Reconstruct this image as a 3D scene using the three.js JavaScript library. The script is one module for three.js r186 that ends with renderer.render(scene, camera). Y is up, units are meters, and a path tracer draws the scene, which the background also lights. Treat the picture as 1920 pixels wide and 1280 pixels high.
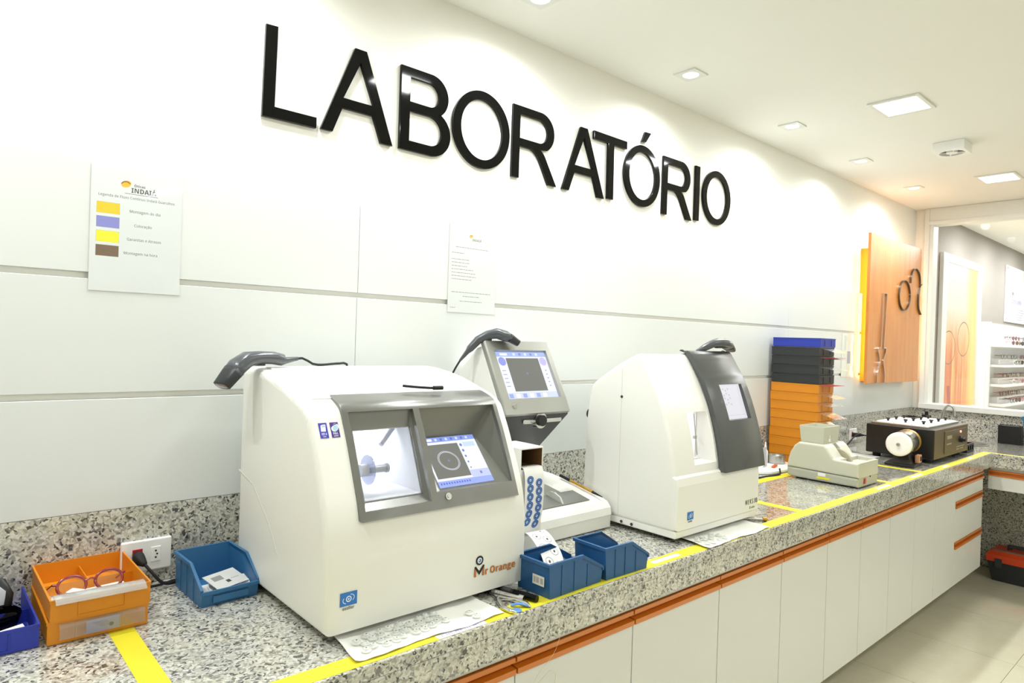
import * as THREE from 'three';
import { RoundedBoxGeometry } from 'three/addons/geometries/RoundedBoxGeometry.js';
import { ConvexGeometry } from 'three/addons/geometries/ConvexGeometry.js';
import { mergeGeometries, toCreasedNormals } from 'three/addons/utils/BufferGeometryUtils.js';
import { RectAreaLightUniformsLib } from 'three/addons/lights/RectAreaLightUniformsLib.js';
import { Brush, Evaluator, SUBTRACTION } from 'three-bvh-csg';

// ---------------------------------------------------------------- camera, light, exposure
const scene = new THREE.Scene();
scene.background = new THREE.Color(0x000000);
RectAreaLightUniformsLib.init();
const renderer = new THREE.WebGLRenderer({ antialias: true });
renderer.toneMapping = THREE.LinearToneMapping;
renderer.toneMappingExposure = 1.38;
renderer.shadowMap.enabled = true;

const camera = new THREE.PerspectiveCamera(54.46, 1.5, 0.05, 60);
{
  const yaw = 0.844355, pitch = -0.00485, roll = 0.03271;
  const f = new THREE.Vector3(Math.cos(yaw) * Math.cos(pitch), Math.sin(pitch), -Math.sin(yaw) * Math.cos(pitch));
  const r = new THREE.Vector3().crossVectors(f, new THREE.Vector3(0, 1, 0)).normalize();
  const u = new THREE.Vector3().crossVectors(r, f);
  camera.position.set(0, 1.55, 1.8189);
  camera.up.copy(r.clone().multiplyScalar(-Math.sin(roll)).addScaledVector(u, Math.cos(roll)));
  camera.lookAt(camera.position.clone().add(f));
}
const WHITE = new THREE.Color().setRGB(0.965, 0.99, 1.0);     // lamp colour, cool white
const PANEL_L = 50, SPOT_I = 1.7, SHOP_L = 230;
const YC = 2.66, Y0 = 0.92, XR = 5.84;                           // ceiling, worktop, window wall

// ---------------------------------------------------------------- helpers
let seed = 20240611;
const rnd = () => { seed = (seed * 1664525 + 1013904223) >>> 0; return seed / 4294967296; };
const rr = (a, b) => a + (b - a) * rnd();
const taken = {};
function numbered(name) { const n = taken[name] = (taken[name] ?? -1) + 1; return n ? name + '_' + String(n).padStart(3, '0') : name; }
const shade = (o) => { o.traverse((m) => { if (m.isMesh) { m.castShadow = true; m.receiveShadow = true; } }); return o; };
function thing(name, label, category, pos = [0, 0, 0], turn = 0, group) {
  const o = new THREE.Group(); o.name = numbered(name); o.position.set(...pos); o.rotation.y = turn;
  o.userData = { label, category }; if (group) o.userData.group = group;
  scene.add(o); return o;
}
function solo(name, label, category, geo, mat, pos, group) {
  if (!pos) { geo.computeBoundingBox(); const b = geo.boundingBox; pos = [(b.min.x + b.max.x) / 2, b.min.y, (b.min.z + b.max.z) / 2]; geo.translate(-pos[0], -pos[1], -pos[2]); geo.boundingBox = null; }
  const o = new THREE.Mesh(geo, mat); o.name = numbered(name); o.position.set(...pos); o.castShadow = o.receiveShadow = true;
  o.userData = { label, category }; if (group) o.userData.group = group;
  scene.add(o); return o;
}
function struct(name, geo, mat, parent) {
  const o = new THREE.Mesh(geo, mat); o.name = parent ? name : numbered(name); o.castShadow = o.receiveShadow = true;
  if (!parent) o.userData.kind = 'structure';
  (parent || scene).add(o); return o;
}
function structGroup(name) { const o = new THREE.Group(); o.name = numbered(name); o.userData.kind = 'structure'; scene.add(o); return o; }
function part(parent, name, geo, mat, label) {
  const o = new THREE.Mesh(geo, mat); o.name = name; o.castShadow = o.receiveShadow = true; if (label) o.userData.label = label; parent.add(o); return o;
}
// a part given in room coordinates under an unturned thing (or under a part of it)
function wp(parent, name, geo, mat, label) {
  parent.updateWorldMatrix(true, false);
  const p = new THREE.Vector3().setFromMatrixPosition(parent.matrixWorld);
  geo.translate(-p.x, -p.y, -p.z); return part(parent, name, geo, mat, label);
}
function again(src, label, pos, turn) {
  const c = src.clone(); c.name = numbered(src.name.replace(/_\d{3}$/, '')); c.userData = { ...src.userData, label };
  if (pos) c.position.set(...pos); if (turn !== undefined) c.rotation.y = turn; scene.add(c); return c;
}
const bx = (x0, x1, y0, y1, z0, z1, r = 0, s = 3) => {
  const w = x1 - x0, h = y1 - y0, d = z1 - z0;
  const g = r ? new RoundedBoxGeometry(w, h, d, s, Math.min(r, w / 2.01, h / 2.01, d / 2.01)) : new THREE.BoxGeometry(w, h, d);
  return g.translate((x0 + x1) / 2, (y0 + y1) / 2, (z0 + z1) / 2);
};
const shapeOf = (pts) => new THREE.Shape(pts.map((p) => new THREE.Vector2(p[0], p[1])));
const extrude = (shape, depth, bevel = 0, seg = 3, curve = 24) => new THREE.ExtrudeGeometry(shape, { depth: depth - 2 * bevel, bevelEnabled: bevel > 0, bevelThickness: bevel, bevelSize: bevel, bevelOffset: -bevel, bevelSegments: seg, curveSegments: curve }).translate(0, 0, bevel);
// side profile [z, y] drawn out along x
const extX = (zy, x0, x1, bevel = 0, seg = 3) => extrude(shapeOf(zy.map(([z, y]) => [-z, y])), x1 - x0, bevel, seg).rotateY(Math.PI / 2).translate(x0, 0, 0);
const extXs = (shape, x0, x1, bevel = 0) => extrude(shape, x1 - x0, bevel).rotateY(Math.PI / 2).translate(x0, 0, 0);
const smooth = (pts, n = 5) => { const o = []; for (let i = 0; i + 1 < pts.length; i++) { const p = [pts[Math.max(0, i - 1)], pts[i], pts[i + 1], pts[Math.min(pts.length - 1, i + 2)]]; for (let k = 0; k < n; k++) { const t = k / n; o.push([0, 1].map((c) => 0.5 * (2 * p[1][c] + (p[2][c] - p[0][c]) * t + (2 * p[0][c] - 5 * p[1][c] + 4 * p[2][c] - p[3][c]) * t * t + (3 * p[1][c] - p[0][c] - 3 * p[2][c] + p[3][c]) * t * t * t))); } } o.push(pts[pts.length - 1]); return o; };
const soft = (g, a = 0.5) => toCreasedNormals(flat(g), a);
// front outline [x, y] drawn out along z
const extZ = (xy, z0, z1, bevel = 0, seg = 2) => extrude(Array.isArray(xy) ? shapeOf(xy) : xy, z1 - z0, bevel, seg).translate(0, 0, z0);
// plan outline given as [x, -z], drawn up along y
const extY = (shape, y0, y1, bevel = 0, seg = 2) => extrude(shape, y1 - y0, bevel, seg).rotateX(-Math.PI / 2).translate(0, y0, 0);
const flat = (g) => { const n = g.index ? g.toNonIndexed() : g; for (const k of Object.keys(n.attributes)) if (!['position', 'normal', 'uv'].includes(k)) n.deleteAttribute(k); n.clearGroups(); return n; };
const merge = (...gs) => mergeGeometries(gs.flat().map(flat));
const ev = new Evaluator(); ev.useGroups = false; ev.attributes = ['position', 'normal', 'uv'];
function cut(a, ...bs) {
  let r = new Brush(flat(a)); r.updateMatrixWorld();
  for (const b of bs.flat()) { const t = new Brush(flat(b)); t.updateMatrixWorld(); r = ev.evaluate(r, t, SUBTRACTION); r.updateMatrixWorld(); }
  return r.geometry;
}
function hull(pts) {
  const g = new ConvexGeometry(pts.map((p) => new THREE.Vector3(...p)));
  g.setAttribute('uv', new THREE.BufferAttribute(new Float32Array(g.attributes.position.count * 2), 2)); return g;
}
const cyl = (r, h, n = 24, r2 = r) => new THREE.CylinderGeometry(r2, r, h, n);
const disc = (r, x, y, z, axis = 'y', h = 0.002, n = 24) => { const g = cyl(r, h, n); if (axis === 'x') g.rotateZ(Math.PI / 2); if (axis === 'z') g.rotateX(Math.PI / 2); return g.translate(x, y, z); };
const lathe = (rp, n = 28) => new THREE.LatheGeometry(rp.map((p) => new THREE.Vector2(p[0], p[1])), n);
const tube = (pts, r, seg = 40, n = 8, closed = false) => new THREE.TubeGeometry(new THREE.CatmullRomCurve3(pts.map((p) => new THREE.Vector3(...p)), closed), seg, r, n, closed);
// a body swept along [x, y, z, half width, half height] with a rounded-box section; up is the section's height
function sweep(rows, up = [0, 1, 0], n = 20, power = 2.6) {
  const P = rows.map((q) => new THREE.Vector3(q[0], q[1], q[2])), U = new THREE.Vector3(...up), pos = [], idx = [];
  const pw = (c) => Math.sign(c) * Math.abs(c) ** (2 / power);
  rows.forEach((q, i) => {
    const t = P[Math.min(i + 1, P.length - 1)].clone().sub(P[Math.max(i - 1, 0)]).normalize();
    const s = new THREE.Vector3().crossVectors(t, U).normalize(), v = new THREE.Vector3().crossVectors(s, t);
    for (let k = 0; k < n; k++) { const a = k / n * 2 * Math.PI, p = P[i].clone().addScaledVector(s, pw(Math.cos(a)) * q[3]).addScaledVector(v, pw(Math.sin(a)) * q[4]); pos.push(p.x, p.y, p.z); }
  });
  const R = rows.length;
  for (let i = 0; i < R - 1; i++) for (let k = 0; k < n; k++) { const a = i * n + k, b = i * n + (k + 1) % n, c = a + n, d = b + n; idx.push(a, b, c, b, d, c); }
  pos.push(P[0].x, P[0].y, P[0].z, P[R - 1].x, P[R - 1].y, P[R - 1].z);
  for (let k = 0; k < n; k++) { idx.push(R * n, (k + 1) % n, k); idx.push(R * n + 1, (R - 1) * n + k, (R - 1) * n + (k + 1) % n); }
  const g = new THREE.BufferGeometry(); g.setAttribute('position', new THREE.Float32BufferAttribute(pos, 3)); g.setIndex(idx); g.computeVertexNormals();
  g.setAttribute('uv', new THREE.BufferAttribute(new Float32Array(pos.length / 3 * 2), 2)); return g;
}
// a thin ribbon of real thickness along a path, widths along "side"
function ribbon(path, width, side, th = 0.0006, seg = 40) {
  const c = new THREE.CatmullRomCurve3(path.map((p) => new THREE.Vector3(...p))), S = new THREE.Vector3(...side).normalize(), pos = [], uv = [], idx = [];
  const len = c.getLength();
  for (let i = 0; i <= seg; i++) {
    const p = c.getPointAt(i / seg), t = c.getTangentAt(i / seg), n = new THREE.Vector3().crossVectors(S, t).normalize();
    for (const [a, b] of [[-1, 1], [1, 1], [1, -1], [-1, -1]]) { const q = p.clone().addScaledVector(S, a * width / 2).addScaledVector(n, b * th / 2); pos.push(q.x, q.y, q.z); uv.push((a + 1) / 2, 1 - i / seg); }
  }
  for (let i = 0; i < seg; i++) for (let k = 0; k < 4; k++) { const a = i * 4 + k, b = i * 4 + (k + 1) % 4; idx.push(a, a + 4, b, b, a + 4, b + 4); }
  idx.push(0, 1, 2, 0, 2, 3); const e = seg * 4; idx.push(e, e + 2, e + 1, e, e + 3, e + 2);
  const g = new THREE.BufferGeometry(); g.setAttribute('position', new THREE.Float32BufferAttribute(pos, 3)); g.setAttribute('uv', new THREE.Float32BufferAttribute(uv, 2)); g.setIndex(idx);
  const f = g.toNonIndexed(); f.computeVertexNormals(); f.userData.len = len; return f;
}
// uv in metres / scale, by the face's main axis
function metreUV(g, scale = 1) {
  g = g.index ? g.toNonIndexed() : g; const p = g.attributes.position, uv = new Float32Array(p.count * 2), a = new THREE.Vector3(), b = new THREE.Vector3(), c = new THREE.Vector3();
  for (let i = 0; i < p.count; i += 3) {
    a.fromBufferAttribute(p, i); b.fromBufferAttribute(p, i + 1).sub(a); c.fromBufferAttribute(p, i + 2).sub(a); b.cross(c);
    const n = [Math.abs(b.x), Math.abs(b.y), Math.abs(b.z)], m = n.indexOf(Math.max(...n));
    for (let k = i; k < i + 3; k++) { const v = [p.getX(k), p.getY(k), p.getZ(k)]; uv[2 * k] = (m === 0 ? v[2] : v[0]) / scale; uv[2 * k + 1] = (m === 1 ? v[2] : v[1]) / scale; }
  }
  g.setAttribute('uv', new THREE.BufferAttribute(uv, 2)); return g;
}
const std = (color, roughness = 0.5, o = {}) => new THREE.MeshStandardMaterial({ color, roughness, ...o });
const phys = (color, roughness = 0.5, o = {}) => new THREE.MeshPhysicalMaterial({ color, roughness, ...o });
function print(w, h, draw) {
  const c = document.createElement('canvas'); c.width = w; c.height = h; const g = c.getContext('2d'); draw(g, w, h);
  const t = new THREE.CanvasTexture(c); t.colorSpace = THREE.SRGBColorSpace; t.anisotropy = 8; return t;
}
// a printed face: a thin plate whose front carries the print 0..1
function plate(w, h, th = 0.0008) {
  const g = new THREE.BoxGeometry(w, h, th).toNonIndexed(), p = g.attributes.position, uv = g.attributes.uv;
  for (let i = 0; i < p.count; i++) uv.setXY(i, p.getX(i) / w + 0.5, p.getY(i) / h + 0.5);
  return g;
}
const noiseTex = (N, fn, srgb = true) => {
  const d = new Uint8Array(N * N * 4);
  for (let y = 0; y < N; y++) for (let x = 0; x < N; x++) { const c = fn(x, y), o = 4 * (y * N + x); d[o] = c[0]; d[o + 1] = c[1]; d[o + 2] = c[2]; d[o + 3] = 255; }
  const t = new THREE.DataTexture(d, N, N); t.wrapS = t.wrapT = THREE.RepeatWrapping; t.magFilter = THREE.LinearFilter; t.minFilter = THREE.LinearMipmapLinearFilter; t.generateMipmaps = true;
  if (srgb) t.colorSpace = THREE.SRGBColorSpace; t.needsUpdate = true; return t;
};
const hash = (x, y, s = 0) => { let h = (x * 374761393 + y * 668265263 + s * 974634721) | 0; h = Math.imul(h ^ (h >>> 13), 1274126177); h ^= h >>> 16; return (h >>> 0) / 4294967296; };
const mod = (a, n) => ((a % n) + n) % n;
function vnoise(x, y, per, s) {
  const xi = Math.floor(x), yi = Math.floor(y), fx = x - xi, fy = y - yi, sx = fx * fx * (3 - 2 * fx), sy = fy * fy * (3 - 2 * fy);
  const h = (i, j) => hash(mod(i, per), mod(j, per), s);
  return (h(xi, yi) * (1 - sx) + h(xi + 1, yi) * sx) * (1 - sy) + (h(xi, yi + 1) * (1 - sx) + h(xi + 1, yi + 1) * sx) * sy;
}
// ---------------------------------------------------------------- materials
const GN = 1024, GS = 0.62;     // granite: 1024 pixels over 0.62 m
const graniteMap = (() => {
  const CELLS = 128, px = GN / CELLS;
  const pal = [[66, 66, 70], [128, 129, 126], [166, 166, 157], [202, 201, 191], [226, 226, 222]];
  return noiseTex(GN, (x, y) => {
    const wx = x / px + 1.5 * (vnoise(x / 10, y / 10, 102, 5) - 0.5), wy = y / px + 1.5 * (vnoise(x / 10, y / 10, 102, 6) - 0.5);
    const ci = Math.floor(wx), cj = Math.floor(wy); let best = 9, bi = 0, bj = 0;
    for (let j = -1; j < 2; j++) for (let i = -1; i < 2; i++) {
      const I = mod(ci + i, CELLS), J = mod(cj + j, CELLS), dx = ci + i + hash(I, J, 1) - wx, dy = cj + j + hash(I, J, 2) - wy, d = dx * dx + dy * dy;
      if (d < best) { best = d; bi = I; bj = J; }
    }
    const clump = vnoise(x / 46, y / 46, 22, 9), v = hash(bi, bj, 3), dk = 0.025 + 0.16 * clump * clump;
    const k = v < dk ? 0 : v < dk + 0.09 ? 1 : v < dk + 0.27 ? 2 : v < dk + 0.66 ? 3 : 4;
    const g = 0.94 + 0.12 * vnoise(x / 3, y / 3, 341, 8), w = (vnoise(x / 64, y / 64, 16, 11) - 0.5) * 16;
    return [Math.min(255, pal[k][0] * g + w), Math.min(255, pal[k][1] * g + w * 0.9), Math.min(255, pal[k][2] * g + w * 0.4)];
  });
})();
const M = {
  wall: std(0xf4f3ec, 0.75), ceiling: std(0xf1f1eb, 0.85), panel: phys(0xdee2e0, 0.32, { clearcoat: 0.15, clearcoatRoughness: 0.3 }),
  granite: phys(0xf4f3ee, 0.2, { map: graniteMap, clearcoat: 1, clearcoatRoughness: 0.06 }),
  greyWall: std(0x958f88, 0.8), frame: std(0xe6e8e4, 0.45), pane: phys(0xffffff, 0.02, { transmission: 1, thickness: 0, ior: 1.5 }),
  laminate: phys(0xdedfd8, 0.35, { clearcoat: 0.1, clearcoatRoughness: 0.3 }), carcass: std(0xe6e5dc, 0.6), orangeHandle: phys(0xd0741a, 0.35, { clearcoat: 0.5, clearcoatRoughness: 0.2 }),
  grout: std(0xa9a386, 0.9), black: std(0x141414, 0.4), gloss: phys(0x060606, 0.06, { specularIntensity: 0.45 }),
  rubber: std(0x1b1c1e, 0.7), tape: std(0xe8dc30, 0.5), orangeTray: phys(0xdd8b18, 0.4), blueTray: phys(0x2939a6, 0.4), blackTray: phys(0x2a2d2f, 0.45),
  bin: phys(0x1f588c, 0.42, { clearcoat: 0.1 }), binFar: phys(0x356f9f, 0.42), shell: phys(0xf3f3ec, 0.38, { clearcoat: 0.15, clearcoatRoughness: 0.35 }), shellDark: std(0xd9d8cc, 0.5),
  visor: phys(0x787974, 0.3, { metalness: 0.35, clearcoat: 0.5, clearcoatRoughness: 0.2 }), bezel: phys(0xa2a39c, 0.28, { metalness: 0.4, clearcoat: 0.4, clearcoatRoughness: 0.2 }), charcoal: phys(0x4f5251, 0.34, { metalness: 0.25, clearcoat: 0.3, clearcoatRoughness: 0.25 }), darkGrey: phys(0x3a3c40, 0.4), chrome: std(0xd8d8d8, 0.14, { metalness: 1 }), steel: std(0xb9b9b4, 0.3, { metalness: 0.9 }),
  clear: phys(0xffffff, 0.05, { transmission: 1, thickness: 0, ior: 1.4 }), film: phys(0xf2f5f4, 0.12, { transmission: 0.9, thickness: 0, ior: 1.4 }), paper: std(0xf3f3ee, 0.8), cloth: std(0xe9e9e2, 0.95),
  beige: phys(0xc9c9b8, 0.45), beigeDark: phys(0xb4b5a6, 0.5), red: phys(0xb3202a, 0.35), brown: phys(0x181715, 0.42), brownPanel: std(0x6b5c40, 0.45, { metalness: 0.3 }),
  white: phys(0xf4f4f2, 0.45), card: std(0x6a4a22, 0.9), scanner: phys(0x4a4e54, 0.3, { metalness: 0.15, clearcoat: 0.6, clearcoatRoughness: 0.15 }), scannerDark: phys(0x2c2f33, 0.4), redGlass: phys(0x5c1a14, 0.08, { clearcoat: 1 }),
  block: phys(0xf4f6f2, 0.22, { transmission: 0.55, thickness: 0 }), bronze: std(0x6a6258, 0.25, { metalness: 0.8 }), gold: phys(0xc79a3e, 0.35, { metalness: 0.4 }), blueSteel: phys(0x5c8fd0, 0.35), wax: phys(0xfbfbf8, 0.35),
};
// ---------------------------------------------------------------- the room
const XL = -2.4, ZF = 5.2;       // left wall, wall behind the camera
const tileMap = noiseTex(512, (x, y) => { const n = 0.5 * vnoise(x / 64, y / 64, 8, 1) + 0.3 * vnoise(x / 16, y / 16, 32, 2) + 0.2 * vnoise(x / 4, y / 4, 128, 3), v = 10 * (n - 0.5); return [226 + v, 221 + v, 196 + v]; });
M.tile = phys(0xffffff, 0.16, { map: tileMap, clearcoat: 0.4, clearcoatRoughness: 0.05 });
{
  const floor = struct('floor', bx(XL - 0.1, 10.6, -0.12, -0.006, -0.1, ZF + 0.1), M.grout);
  const T = 0.6125, tile = [0, 1, 2].map((k) => { const g = bx(-T / 2 + 0.0012, T / 2 - 0.0012, -0.006, 0, -T / 2 + 0.0012, T / 2 - 0.0012); const uv = g.attributes.uv; for (let i = 0; i < uv.count; i++) uv.setXY(i, uv.getX(i) * 0.8 + k * 0.37, uv.getY(i) * 0.8 + k * 0.21); return g; });
  let n = 0;
  for (let x = 3.507 + T / 2 - 10 * T; x < 10.4; x += T) for (let z = 1.05 - T / 2 - T; z < ZF; z += T) { const m = struct('tile', tile[n++ % 3], M.tile, floor); m.position.set(x, 0, z); }
}
struct('ceiling', bx(XL - 0.1, XR + 0.05, YC, YC + 0.12, -0.1, ZF + 0.1), M.ceiling);
{
  const wall = struct('wall_back', bx(XL - 0.1, 10.6, -0.1, 2.9, -0.12, 0), M.wall);
  for (const y of [1.376, 1.656]) struct('batten', bx(XL, 4.775, y + 0.0002, y + 0.0148, 0.0002, 0.009), M.wall, wall);
  // three rows of white boards with recessed gaps between the rows
  for (const [y0, y1, xs] of [[1.671, 1.931, [XL, -1.78, 0.973, 3.72, 4.775]], [1.391, 1.656, [XL, -1.78, 0.971, 3.72, 4.775]], [1.1127, 1.376, [XL, -1.78, 0.97, 3.72, XR]]])
    for (let i = 0; i + 1 < xs.length; i++) struct('board', bx(xs[i] + 0.0006, xs[i + 1] - 0.0006, y0, y1, 0.0005, 0.02, 0.0012, 1), M.panel, wall);
}
struct('wall_left', bx(XL - 0.12, XL, 0, YC, 0, ZF), M.wall);
struct('wall_front', bx(XL, XR, 0, YC, ZF, ZF + 0.12), M.wall);
{
  // window wall: below the sill, above the head, the strip beside the corner, and past the window
  struct('wall_right', merge(bx(XR, XR + 0.1, 0, 1.112, 0, ZF), bx(XR, XR + 0.1, 2.545, YC, 0, ZF), bx(XR, XR + 0.1, 1.112, 2.545, 0, 0.068), bx(XR, XR + 0.1, 1.112, 2.545, 3.2, ZF)), M.wall);
  const w = structGroup('window_1');
  struct('frame', merge(bx(XR - 0.025, XR + 0.11, 1.152, YC - 0.001, 0.068, 0.1, 0.002), bx(XR - 0.012, XR + 0.1, 1.152, 2.545, 0.1, 0.127, 0.002), bx(XR - 0.02, XR + 0.1, 2.56, YC - 0.001, 0.1, 3.2, 0.002), bx(XR - 0.03, XR + 0.105, 2.532, 2.56, 0.1, 3.2, 0.002), bx(XR - 0.012, XR + 0.1, 1.152, 2.545, 3.17, 3.2)), M.frame, w);
  struct('window_sill', bx(XR - 0.045, XR + 0.12, 1.1125, 1.152, 0.069, 3.2, 0.003), M.frame, w);
  struct('pane', bx(XR + 0.045, XR + 0.051, 1.152, 2.545, 0.11, 3.19), M.pane, w);
}
// granite upstands and the granite facing under the right worktop
struct('trim_1', metreUV(bx(XL, XR - 0.02, Y0, 1.1122, 0.0005, 0.02, 0), GS), M.granite);
struct('trim_2', metreUV(bx(XR - 0.02, XR - 0.0005, Y0, 1.1122, 0.0005, 3.0), GS), M.granite);
struct('trim_3', metreUV(bx(XR - 0.02, XR - 0.0005, 0, 0.888, 0.0005, 3.0), GS), M.granite);
// the shop beyond the window
struct('wall_shop', bx(XR + 0.1, 10.6, 0, 2.9, 0.0005, 0.012), M.greyWall);
struct('wall_shop_end', bx(10.5, 10.6, 0, 2.9, 0, ZF), M.wall);
struct('wall_shop_front', bx(XR + 0.1, 10.5, 0, 2.9, ZF, ZF + 0.12), M.wall);
struct('ceiling_shop', bx(XR + 0.05, 10.6, 2.7, 2.82, -0.1, ZF + 0.1), M.ceiling);

// ---------------------------------------------------------------- lamps
const glow = (c, i) => new THREE.MeshStandardMaterial({ color: 0xffffff, emissive: c, emissiveIntensity: i, roughness: 0.6 });
M.lampGlow = glow(0xffffff, 3.2); M.panelGlow = glow(0xfffaf0, 2.6);
const spotXs = [-0.28, 0.6, 1.478, 2.338, 3.232, 4.099, 5.001];
const ordinal = ['first', 'second', 'third', 'fourth', 'fifth', 'sixth', 'seventh', 'eighth', 'ninth', 'tenth', 'eleventh', 'twelfth', 'thirteenth', 'fourteenth', 'fifteenth'];
spotXs.forEach((x, i) => {
  const n = spotXs.length - 1 - i;
  const t = thing('recessed_spotlight', n === 0 ? 'small square recessed spotlight nearest the window wall' : `small square recessed spotlight, ${ordinal[n]} from the window wall`, 'spotlight', [x, YC, 0.24], 0, 'recessed spotlights along the sign wall');
  const ring = extZ((() => { const s = shapeOf([[-0.05, -0.05], [0.05, -0.05], [0.05, 0.05], [-0.05, 0.05]]); s.holes.push(new THREE.Path().absarc(0, 0, 0.032, 0, Math.PI * 2)); return s; })(), -0.003, 0.003).rotateX(Math.PI / 2).translate(0, -0.003, 0);
  part(t, 'trim', ring, M.frame);
  part(t, 'lamp', lathe([[0, -0.009], [0.02, -0.008], [0.03, -0.004], [0.031, -0.0005], [0, -0.0005]], 24), M.lampGlow);
  const s = new THREE.SpotLight(WHITE, SPOT_I, 0, 1.45, 1, 2); s.position.set(0, -0.02, 0); s.target.position.set(0, -2, 0.05); s.castShadow = true; s.shadow.radius = 1.6; t.add(s, s.target);
});
const panelAt = [[-0.22, 0.72], [1.53, 0.72], [3.284, 0.72], [5.03, 0.71], [-0.22, 2.5], [1.53, 2.5], [3.284, 2.5], [5.03, 2.5], [-0.22, 4.25], [1.53, 4.25], [3.284, 4.25], [5.03, 4.25]];
const panelWhich = ['above the left end of the worktop', 'above the white edging machine', 'above the middle of the worktop', 'nearest the window wall', 'at the back left of the room', 'behind the camera', 'over the middle of the floor', 'over the floor by the window wall', 'in the far back left corner', 'at the back of the room, second from left', 'at the back of the room, third from left', 'in the far back right corner'];
panelAt.forEach(([x, z], i) => {
  const t = thing('ceiling_panel_light', `square white panel light ${panelWhich[i]}`, 'ceiling light', [x, YC, z], 0, 'square ceiling panel lights');
  part(t, 'frame', merge(bx(-0.118, 0.118, -0.008, -0.0005, -0.105, -0.088, 0.002), bx(-0.118, 0.118, -0.008, -0.0005, 0.088, 0.105, 0.002), bx(-0.118, -0.1, -0.008, -0.0005, -0.088, 0.088), bx(0.1, 0.118, -0.008, -0.0005, -0.088, 0.088)), M.frame);
  part(t, 'diffuser', bx(-0.1, 0.1, -0.006, -0.0005, -0.088, 0.088), M.panelGlow);
  const l = new THREE.RectAreaLight(WHITE, PANEL_L, 0.2, 0.176); l.position.set(0, -0.012, 0); l.rotation.x = -Math.PI / 2; t.add(l);
});
{
  const t = thing('ceiling_fan_vent', 'small square white extractor fan on ceiling between panel lights', 'vent', [4.07, YC, 0.71]);
  const sq = shapeOf([[-0.072, -0.072], [0.072, -0.072], [0.072, 0.072], [-0.072, 0.072]]); sq.holes.push(new THREE.Path().absarc(0, 0, 0.058, 0, Math.PI * 2));
  part(t, 'housing', extZ(sq, 0, 0.05).rotateX(Math.PI / 2).translate(0, -0.001, 0), M.white);
  part(t, 'back_plate', bx(-0.07, 0.07, -0.006, -0.001, -0.07, 0.07), M.darkGrey);
  part(t, 'hub', cyl(0.026, 0.03, 24).translate(0, -0.036, 0), M.white);
  for (let k = 0; k < 5; k++) part(t, 'blade', bx(0.022, 0.055, -0.034, -0.031, -0.014, 0.014).rotateX(0.5).translate(0, -0.006, 0).rotateY(k * 1.2566), M.darkGrey);
  for (let k = 0; k < 4; k++) part(t, 'spoke', bx(0.02, 0.06, -0.05, -0.047, -0.002, 0.002).rotateY(k * 1.5708 + 0.4), M.white);
}
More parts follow.
